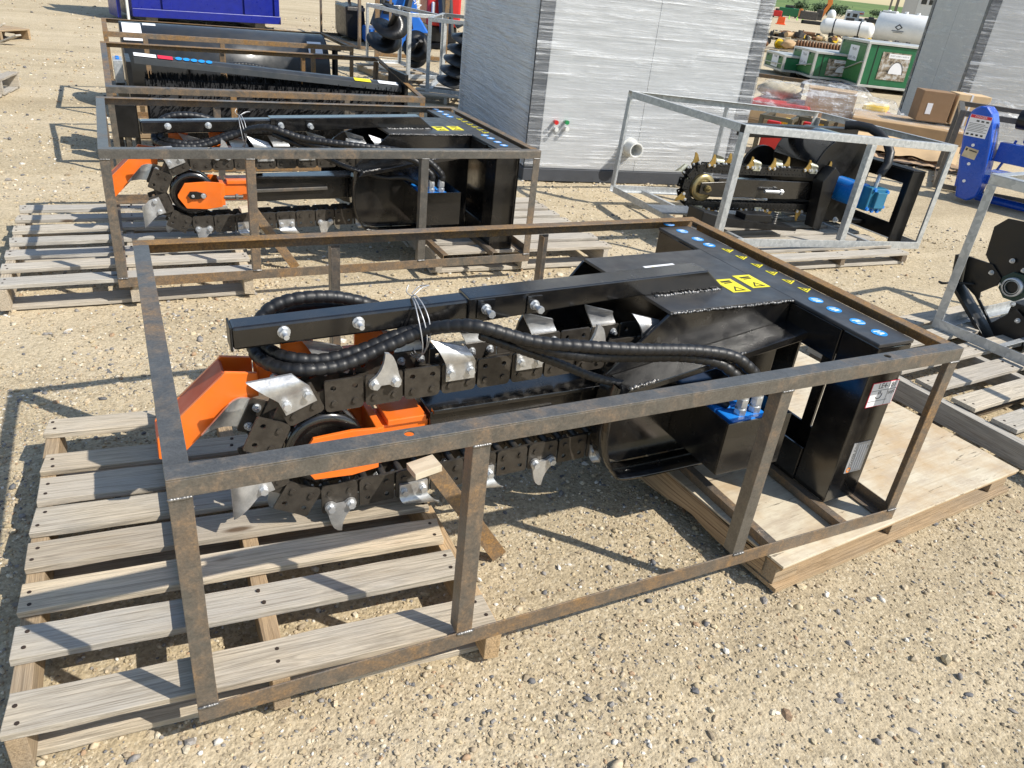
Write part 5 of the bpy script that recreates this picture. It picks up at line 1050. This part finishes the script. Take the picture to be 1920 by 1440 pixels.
def building():
    v = _ray(1742, 12); d = Vector((v.x, v.y, 0)).normalized(); B = Vector((CAM.x, CAM.y, 0))+d*105; yaw = math.atan2(d.y, d.x)-math.pi/2; s = 105/F_PX*1.0
    t = thing('workshop_building', (B.x, B.y, GZ), 'pale workshop building with a roller door beyond the large white tank', 'building', rot=(0, 0, yaw)); 
    MB().box(-2.6, 9, 0, 14, 0, 7.0).build('wall', 'building_wall', t); MB().box(-3.0, 9.4, -.4, 14.4, 7.01, 7.3).build('roof', 'trim_grey_light', t); MB().box(-1.2, 3.2, -.06, -.002, 0, 4.2).build('roller_door', 'off_white', t, .02)
    for k in range(5): MB().box(-.9+.8*k, -.35+.8*k, -.10, -.061, 3.0, 3.5).build('door_window', 'glass_dark', t)
    MB().box(-3.4, -3.1, -.6, -.3, 0, 8.5).build('corner_mast', 'dark_steel', t); MB().box(-4.0, -3.8, -.6, -.4, 0, 8.5).build('corner_mast', 'dark_steel', t)
building()
def hill():
    mb = MB(); pts = []
    n = 120
    def f(u, v):
        a = R(-30)+R(150)*u; d = 330+700*v; x = CAM.x+d*math.cos(a); y = CAM.y+d*math.sin(a)
        z = GZ-.5+ (13*(3*v*v-2*v**3))*(1+.10*math.sin(u*23)+.06*noise.noise(Vector((u*18, v*4, 0))))
        return Vector((x, y, z))
    mb.grid(f, n, 24); tag(mb.build('hill', 'hill_grass'), 'low green grassy hill on the horizon', None, kind='structure')
    rg = random.Random(9)
    for k in range(9):
        px = (1552, 1568, 1580, 1640, 1648, 1655, 1662, 1500, 1536)[k]; v = _ray(px, 20); d = Vector((v.x, v.y, 0)).normalized(); dist = (230, 235, 240, 420, 425, 415, 430, 220, 228)[k]; B = Vector((CAM.x, CAM.y, 0))+d*dist
        zb = GZ-.5 if dist < 335 else GZ-.5+13*(lambda q: 3*q*q-2*q**3)((dist-330)/700)
        t = thing('distant_tree', (B.x, B.y, zb), 'small dark bush of the line at the foot of the green hill' if dist < 300 else 'small dark bush standing on the slope of the green hill', 'tree', 'bushes at the hill foot' if dist < 300 else 'bushes on the hill')
        MB().cyl((0, 0, 0), (0, 0, 1.6), .16, 8, .08).build('trunk', 'dark_wood', t); mb = MB()
        for i in range(420):
            p = Vector((rg.gauss(0, .9), rg.gauss(0, .9), 2.0+rg.gauss(0, .55))); q = Vector((rg.uniform(-1, 1), rg.uniform(-1, 1), rg.uniform(-1, 1))).normalized()*.26; q2 = q.orthogonal().normalized()*.2
            mb._add([p-q, p+q2, p+q, p-q2], [(0, 1, 2, 3)])
        mb.build('crown', 'leaf_dark', t)
hill()

# ------------------------------------------------------------------ blue tiller in its dark frame
def tiller():
    t, M, s = far_thing('blue_tiller', 1800, 378, 'bright blue tiller with a DANGER decal on its rounded chain case', 'tiller', dyaw=R(-16)); P = lambda x, y, yl=0.0: (lambda p: (p.x, p.z))(PL(x, y, M, yl))
    out = [P(*q) for q in ((1789, 368), (1793, 340), (1797, 300), (1805, 250), (1813, 222), (1822, 206), (1838, 198), (1852, 201), (1860, 213), (1862, 232), (1858, 270), (1850, 310), (1838, 350), (1826, 372), (1812, 377))]
    MB().prism(out, [], XZ(0), 0, .20).build('chain_case', 'machine_blue', t, .02)
    big = [(x*1.0+.02, z) for x, z in out]; MB().prism([P(*q) for q in ((1783, 350), (1795, 300), (1800, 330), (1797, 352))], [], XZ(.08), 0, .06).build('side_lug', 'machine_blue', t, .004)
    c = P(1834, 237); w, h = abs(P(1855, 237)[0]-P(1812, 237)[0]), abs(P(1834, 214)[1]-P(1834, 257)[1]); Mx = frame_mat((c[0], -.0005, c[1]), (1, 0, 0), (0, 0, 1))
    st = rect_on(MB(), Mx, w, h, .001).build('danger_decal', 'sticker_white', t); rect_on(MB(), Mx @ Matrix.Translation((0, h*.42, 0)), w*.96, h*.14, .0006, .0014).build('decal_band', 'ink_red', st, loc=(0, 0, 0)); text_part('DANGER', 'lettering', 'sticker_white', st, Mx @ Matrix.Translation((.0, h*.42, .0024)), h*.135, 1.0).location = (0, 0, 0)
    b = MB()
    for k in range(6): b.bar(Mx @ Vector((-w*.44, h*(.10-.07*k), .0016)), Mx @ Vector((w*(.44 if k % 2 else .30), h*(.10-.07*k), .0016)), h*.018, .0006, Mx.to_3x3() @ Vector((0, 0, 1)))
    for k in range(4): b.box(-w*.42+w*.22*k, -w*.30+w*.22*k, -h*.44, -h*.36, .0014, .002, Mx)
    for k in range(3): b.box(-w*.15+w*.22*k, -w*.02+w*.22*k, h*.20, h*.27, .0014, .002, Mx)
    b.build('decal_print', 'ink_black', st, loc=(0, 0, 0))
    c = P(1819, 287); Mx = frame_mat((c[0], -.0005, c[1]), (1, 0, -.12), (.12, 0, 1)); st = rect_on(MB(), Mx, .12, .09, .001).build('maker_plate', 'cream_part', t); MB().box(-.02, .05, .018, .028, .0012, .0016, Mx).build('plate_line', 'ink_black', st, loc=(0, 0, 0)); MB().box(-.05, -.035, .012, .034, .0012, .0016, Mx).build('plate_line', 'ink_black', st, loc=(0, 0, 0))
    for q in ((1825, 272), (1817, 307), (1808, 339)): p = P(*q); MB().cyl((p[0], .0, p[1]), (p[0], -.012, p[1]), .014, 10).build('bolt', 'sticker_white', t)
    a = P(1862, 290); MB().box(a[0]-.02, a[0]+1.6, .14, .24, a[1]-.07, a[1]+.10).build('cross_beam', 'machine_blue', t, .006); MB().box(a[0]+.12, a[0]+1.6, .26, .50, a[1]+.105, a[1]+.24).build('gear_housing', 'machine_blue', t, .02)
    z0 = P(1850, 345)[1]; MB().box(a[0]-.10, a[0]+1.6, .12, .62, z0-.02, z0+.06).build('tine_cover', 'machine_blue', t, .01)
    MB().cyl((a[0]-.1, .38, z0-.20), (a[0]+1.6, .38, z0-.20), .05, 14).build('rotor_shaft', 'machine_blue', t)
    for k in range(9):
        x = a[0]-.02+.17*k; MB().prism([(-.02, -.02), (.04, .0), (.07, -.10), (.05, -.14), (.0, -.10)], [], lambda u, v, w, x=x: Vector((x+w, .38+u, z0-.18+v)), 0, .05).build('tine', 'machine_blue', t, .002)
    MB().cyl((a[0]+.02, .30, a[1]+.30), (a[0]+.22, .30, a[1]+.30), .085, 18).build('hydraulic_motor', 'black_satin', t); MB().tube([(a[0]+.06, .3, a[1]+.12), (a[0]+.05, .25, a[1]-.02), (a[0]+.02, .22, a[1]-.15)], .012, 8).build('lever', 'machine_blue', t)
    hose(t, [(a[0]+.1, .25, a[1]+.38), (a[0]+.15, .22, a[1]+.48), (a[0]+.35, .25, a[1]+.5), (a[0]+.6, .3, a[1]+.42)], .022)
    # frame
    T = PZ(1752, 318); H = PH(T, 188)-GZ
    f = thing('dark_frame', (T.x, T.y, GZ), 'dark grey steel frame crate standing round the blue tiller', 'frame', rot=(0, 0, M.to_euler().z+R(20))); w = .05
    L, W = 1.7, 1.15
    for x, y in ((0, 0), (0, -W), (L, 0), (L, -W)): MB().angle((x, y, 0), (x, y, H), (1 if x == 0 else -1, 0, 0), (0, 1 if y < 0 else -1, 0), w, .005).build('post', 'dark_steel', f, .002)
    for y, sg_ in ((0, -1), (-W, 1)):
        MB().angle((w+.001, y, H-.001), (L-w-.001, y, H-.001), (0, sg_, 0), (0, 0, -1), w, .005).build('top_rail', 'dark_steel', f, .002); MB().angle((w+.001, y, .002), (L-w-.001, y, .002), (0, sg_, 0), (0, 0, 1), w, .005).build('bottom_rail', 'dark_steel', f, .002)
    for x, sg_ in ((0, 1), (L, -1)):
        MB().angle((x, -W+w+.001, H-.001), (x, -w-.001, H-.001), (sg_, 0, 0), (0, 0, -1), w, .005).build('top_rail', 'dark_steel', f, .002); MB().angle((x, -W+w+.001, .002), (x, -w-.001, .002), (sg_, 0, 0), (0, 0, 1), w, .005).build('bottom_rail', 'dark_steel', f, .002)
tiller()
t, M, s = far_thing('white_round_tank', 1945, 270, 'white round tank seen at the edge behind the blue tiller', 'tank'); MB().blob((0, .5, 50*s), 52*s, 28, (1, .8, 1)).build('shell', 'tank_white', t); MB().box(-40*s, 40*s, .1, .9, 0, 6*s).build('base', 'dark_steel', t)
t, M, s = far_thing('galvanised_stand', 1872, 235, 'tall thin galvanised stand with a diagonal brace beside the far cabin', 'stand'); 
for x in (0, 85*s): MB().box(x-.02, x+.02, -.02, .02, 0, 128*s).build('post', 'galvanised', t, .002)
MB().box(-.02, 85*s, .021, .06, 122*s, 128*s).build('top_rail', 'galvanised', t, .002); MB().bar((0, .0, 88*s), (60*s, .0, 120*s), .018, .035).build('brace', 'galvanised', t, .002)

# ------------------------------------------------------------------ augers in galvanised frames and the machines behind them
def auger(parent, c, d, L, r, mat='black_satin', turns=3.2, core=.045, droop=.05):
    c = Vector(c); d = Vector(d).normalized(); a = d.orthogonal().normalized(); b = d.cross(a); n = int(turns*28)
    MB().cyl(c, c+d*L, core, 14).build('auger_core', mat, parent)
    mb = MB(); v = []
    for i in range(n+1):
        t = 2*math.pi*turns*i/n; e = a*math.cos(t)+b*math.sin(t); p = c+d*(L*.96*i/n+.01)
        v += [p+e*core*.9, p+e*r-d*droop, p+e*r+d*(.014-droop), p+e*core*.9+d*.014]
    fs = []
    for i in range(n):
        for k in range(4): fs.append((i*4+k, i*4+(k+1) % 4, i*4+4+(k+1) % 4, i*4+4+k))
    mb._add(v, fs+[(3, 2, 1, 0), (n*4, n*4+1, n*4+2, n*4+3)], True); mb.build('auger_flight', mat, parent)
def tall_frame(x, y, ytop, L, W, label, mat, dyaw, group, z=GZ, w=.045):
    B, yaw, s = face(x, y, z); H = PH(B, ytop)-z; t = thing('equipment_crate', (B.x, B.y, z), label, 'frame', group, rot=(0, 0, yaw+dyaw)); M = Matrix.Translation((B.x, B.y, z)) @ Matrix.Rotation(yaw+dyaw, 4, 'Z')
    for px, py in ((0, 0), (L, 0), (0, W), (L, W)): MB().angle((px, py, 0), (px, py, H), (1 if px == 0 else -1, 0, 0), (0, 1 if py == 0 else -1, 0), w, .005).build('post', mat, t, .002)
    for zz, up in ((.002, 1), (H-.001, -1)):
        for py, sg_ in ((0, 1), (W, -1)): MB().angle((w+.001, py, zz), (L-w-.001, py, zz), (0, sg_, 0), (0, 0, up), w, .005).build('rail', mat, t, .002)
        for px, sg_ in ((0, 1), (L, -1)): MB().angle((px, w+.001, zz), (px, W-w-.001, zz), (sg_, 0, 0), (0, 0, up), w, .005).build('rail', mat, t, .002)
    return t, M, H
t, M, H = tall_frame(763, 147, 24, .55, 1.5, 'tall galvanised frame around the wide black auger', 'galvanised', R(24), 'galvanised auger frames', z=GZ+.10)
a = thing('auger_bit', tuple(M @ Vector((.10, .75, .10))), 'wide black auger bit in the tall galvanised frame', 'auger', 'black auger bits', rot=(0, 0, M.to_euler().z)); auger(a, (.02, .45, .16), (.05, -.45, .50), .62, .24, turns=2.2); auger(a, (.24, -.20, .14), (-.1, -.6, .42), .40, .19, turns=2)
pl = thing('wooden_pallet', tuple(M @ Vector((.3, .7, -.10))), 'short pallet under the wide black auger frame', 'pallet', 'pallets under augers', rot=(0, 0, M.to_euler().z))
for k in range(5): MB().box(-.5, .5, -.75+.32*k, -.60+.32*k, .08, .10).build('deck_board', 'weathered_wood', pl, .003)
for x in (-.45, 0, .41): MB().box(x, x+.04, -.75, .75, 0, .079).build('stringer', 'brown_wood', pl, .003)
t, M, H = tall_frame(797, 172, 32, .46, 1.3, 'galvanised frame with the grey spiral auger beside the wrapped cabin', 'galvanised', R(-8), 'galvanised auger frames', z=GZ+.10)
a = thing('auger_bit', tuple(M @ Vector((.28, .18, .05))), 'narrow grey spiral auger bit close to the wrapped cabin', 'auger', 'black auger bits', rot=(0, 0, M.to_euler().z)); auger(a, (0, .12, .06), (.30, -.30, .9), .80, .19, 'dark_grey_paint', 5.5, .05, .09)
pl = thing('wooden_pallet', tuple(M @ Vector((.25, .6, -.10))), 'grey pallet under the narrow auger beside the wrapped cabin', 'pallet', 'pallets under augers', rot=(0, 0, M.to_euler().z))
for k in range(5): MB().box(-.4, .4, -.75+.32*k, -.60+.32*k, .08, .10).build('deck_board', 'grey_wood', pl, .003)
for x in (-.38, 0, .34): MB().box(x, x+.04, -.75, .75, 0, .079).build('stringer', 'grey_wood', pl, .003)
t, M, H = tall_frame(672, 92, -60, .62, 2.2, 'tall rusty frame standing in front of the black bucket and blue machine', 'rusted_steel', R(20), 'tall rusty frames', w=.05)
def mini_machine():
    t, M, s = far_thing('black_bucket', 668, 78, 'black steel bucket box left of the blue mini machine', 'bucket', dyaw=R(14)); MB().prism([(-18*s, 6*s), (14*s, 0), (18*s, 22*s), (14*s, 62*s), (-20*s, 58*s)], [], XZ(0), 0, .9).build('bucket_shell', 'black_satin', t, .02); MB().box(-17*s, 15*s, -.05, -.002, 52*s, 58*s).build('cutting_edge', 'dark_steel', t, .006)
    for x in (-10*s, 10*s): MB().box(x-.03, x+.03, .91, 1.2, 10*s, 60*s).build('bracket', 'dark_steel', t, .004)
    t, M, s = far_thing('mini_loader', 752, 98, 'bright blue mini machine lettered MX-M with a yellow strip', 'machine', dyaw=R(8)); u = s
    MB().box(-60*u, 30*u, .3, 1.3, 6*u, 32*u).build('lower_body', 'bright_blue', t, .03); MB().prism([(-40*u, 32.2*u), (60*u, 32.2*u), (40*u, 60*u), (25*u, 110*u), (-30*u, 110*u), (-36*u, 70*u)], [], XZ(.45), 0, .8).build('hood', 'bright_blue', t, .03)
    MB().box(-46*u, -24*u, .15, .296, 22*u, 34*u).build('yellow_strip', 'lime_yellow', t, .02); MB().box(-48*u, -26*u, .12, .292, 8*u, 21*u).build('step', 'black_satin', t, .02)
    g = [circ(-8*u+k*5.5*u+(2.7*u if j % 2 else 0), 43*u+j*5*u, 1.7*u, 6, .5) for k in range(6) for j in range(3)]; MB().prism([(-14*u, 38*u), (28*u, 38*u), (24*u, 58*u), (-12*u, 58*u)], g, XZ(.43), 0, .012).build('vent_grille', 'black_satin', t)
    for x, z in ((-50, 60), (5, 92)): MB().bar((x*u, .2, 40*u), ((x+22)*u, .35, (z+40)*u), .10, .10).build('loader_arm', 'dark_grey_paint', t, .01)
    Mx = frame_mat((26*u, .448, 92*u), (.62, 0, -.78), (.78, 0, .62)); text_part('MX-M', 'lettering', 'sticker_white', t, Mx @ Matrix.Translation((0, 0, .003)), 16*u)
    MB().box(-55*u, 45*u, .2, 1.4, 0, 5.5*u).build('track', 'tyre', t, .03); MB().prism([(-30*u, 60*u), (-12*u, 60*u), (-10*u, 80*u), (-26*u, 84*u)], [], XZ(.40), 0, .045).build('side_cover', 'black_satin', t, .01)
    t, M, s = far_thing('red_machine', 838, 96, 'bright red machine behind the augers next to the wrapped cabin', 'machine', dyaw=R(10)); u = s
    MB().box(-38*u, 26*u, .2, 1.2, 40*u, 95*u).build('body', 'red_paint', t, .05); MB().box(-34*u, 22*u, .3, 1.1, 10*u, 39.8*u).build('lower_body', 'black_satin', t, .03)
    for x in (-8, 6): MB().bar((x*u, .05, 28*u), ((x-6)*u, .1, 92*u), .11, .11).build('hydraulic_arm', 'dark_grey_paint', t, .02)
    MB().box(-30*u, -24*u, .12, .198, 60*u, 80*u).build('jug', 'off_white', t, .02); MB().box(-36*u, 24*u, .2, 1.3, 0, 9.8*u).build('track', 'tyre', t, .03)
    f = thing('tan_post_frame', tuple(PZ(706, 107)), 'tall tan painted frame post pair beside the yellow strip', 'frame', rot=(0, 0, M.to_euler().z))
    for x in (0, 1.15): MB().box(x-.035, x+.035, -.035, .035, 0, 1.9).build('post', 'rusted_brown', f, .004)
    MB().box(.036, 1.114, -.03, .03, .02, .08).build('rail', 'rusted_brown', f, .004)
mini_machine()
# ------------------------------------------------------------------ pallets at the far left
def block(): pass
B = PZ(18, 78); t = thing('wooden_pallet', (B.x-.55, B.y+.35, GZ), 'brown boarded pallet with notched sides far left on the gravel', 'pallet', 'slatted pallets', rot=(0, 0, R(52)))
for k in range(8): MB().box(-.5, .5, -.6+.15*k, -.6+.15*k+.14, .115, .135).build('deck_board', 'brown_wood', t, .003)
nt = [(-.6, .0), (-.40, .0), (-.38, .05), (-.20, .05), (-.18, 0), (.18, 0), (.20, .05), (.38, .05), (.40, 0), (.6, 0), (.6, .114), (-.6, .114)]
for x in (-.5, -.02, .46): MB().prism(nt, [], lambda u, v, w, x=x: Vector((x+w, u, v)), 0, .04).build('stringer', 'brown_wood', t, .003)
B = PZ(8, 92); t = thing('broken_plank', (B.x-.12, B.y, GZ), 'pale broken plank leaning by the brown pallet', 'plank'); MB().bar((-.25, 0, .01), (.18, -.05, .30), .10, .02).build('plank', 'grey_wood', t, .003)
B = PZ(14, 86); t = thing('broken_plank', (B.x+.02, B.y+.1, GZ), 'short white board scrap in front of the brown pallet', 'plank'); MB().bar((-.1, .1, .02), (.12, -.05, .13), .10, .02).build('plank', 'grey_wood', t, .003)
B = PZ(2, 190); simple_pallet('grey pallet cut off by the left border behind the second trencher', (B.x-.48, B.y+.35), R(78), 1.0, 1.0, 'grey_wood', 'grey_wood', bz=.15)
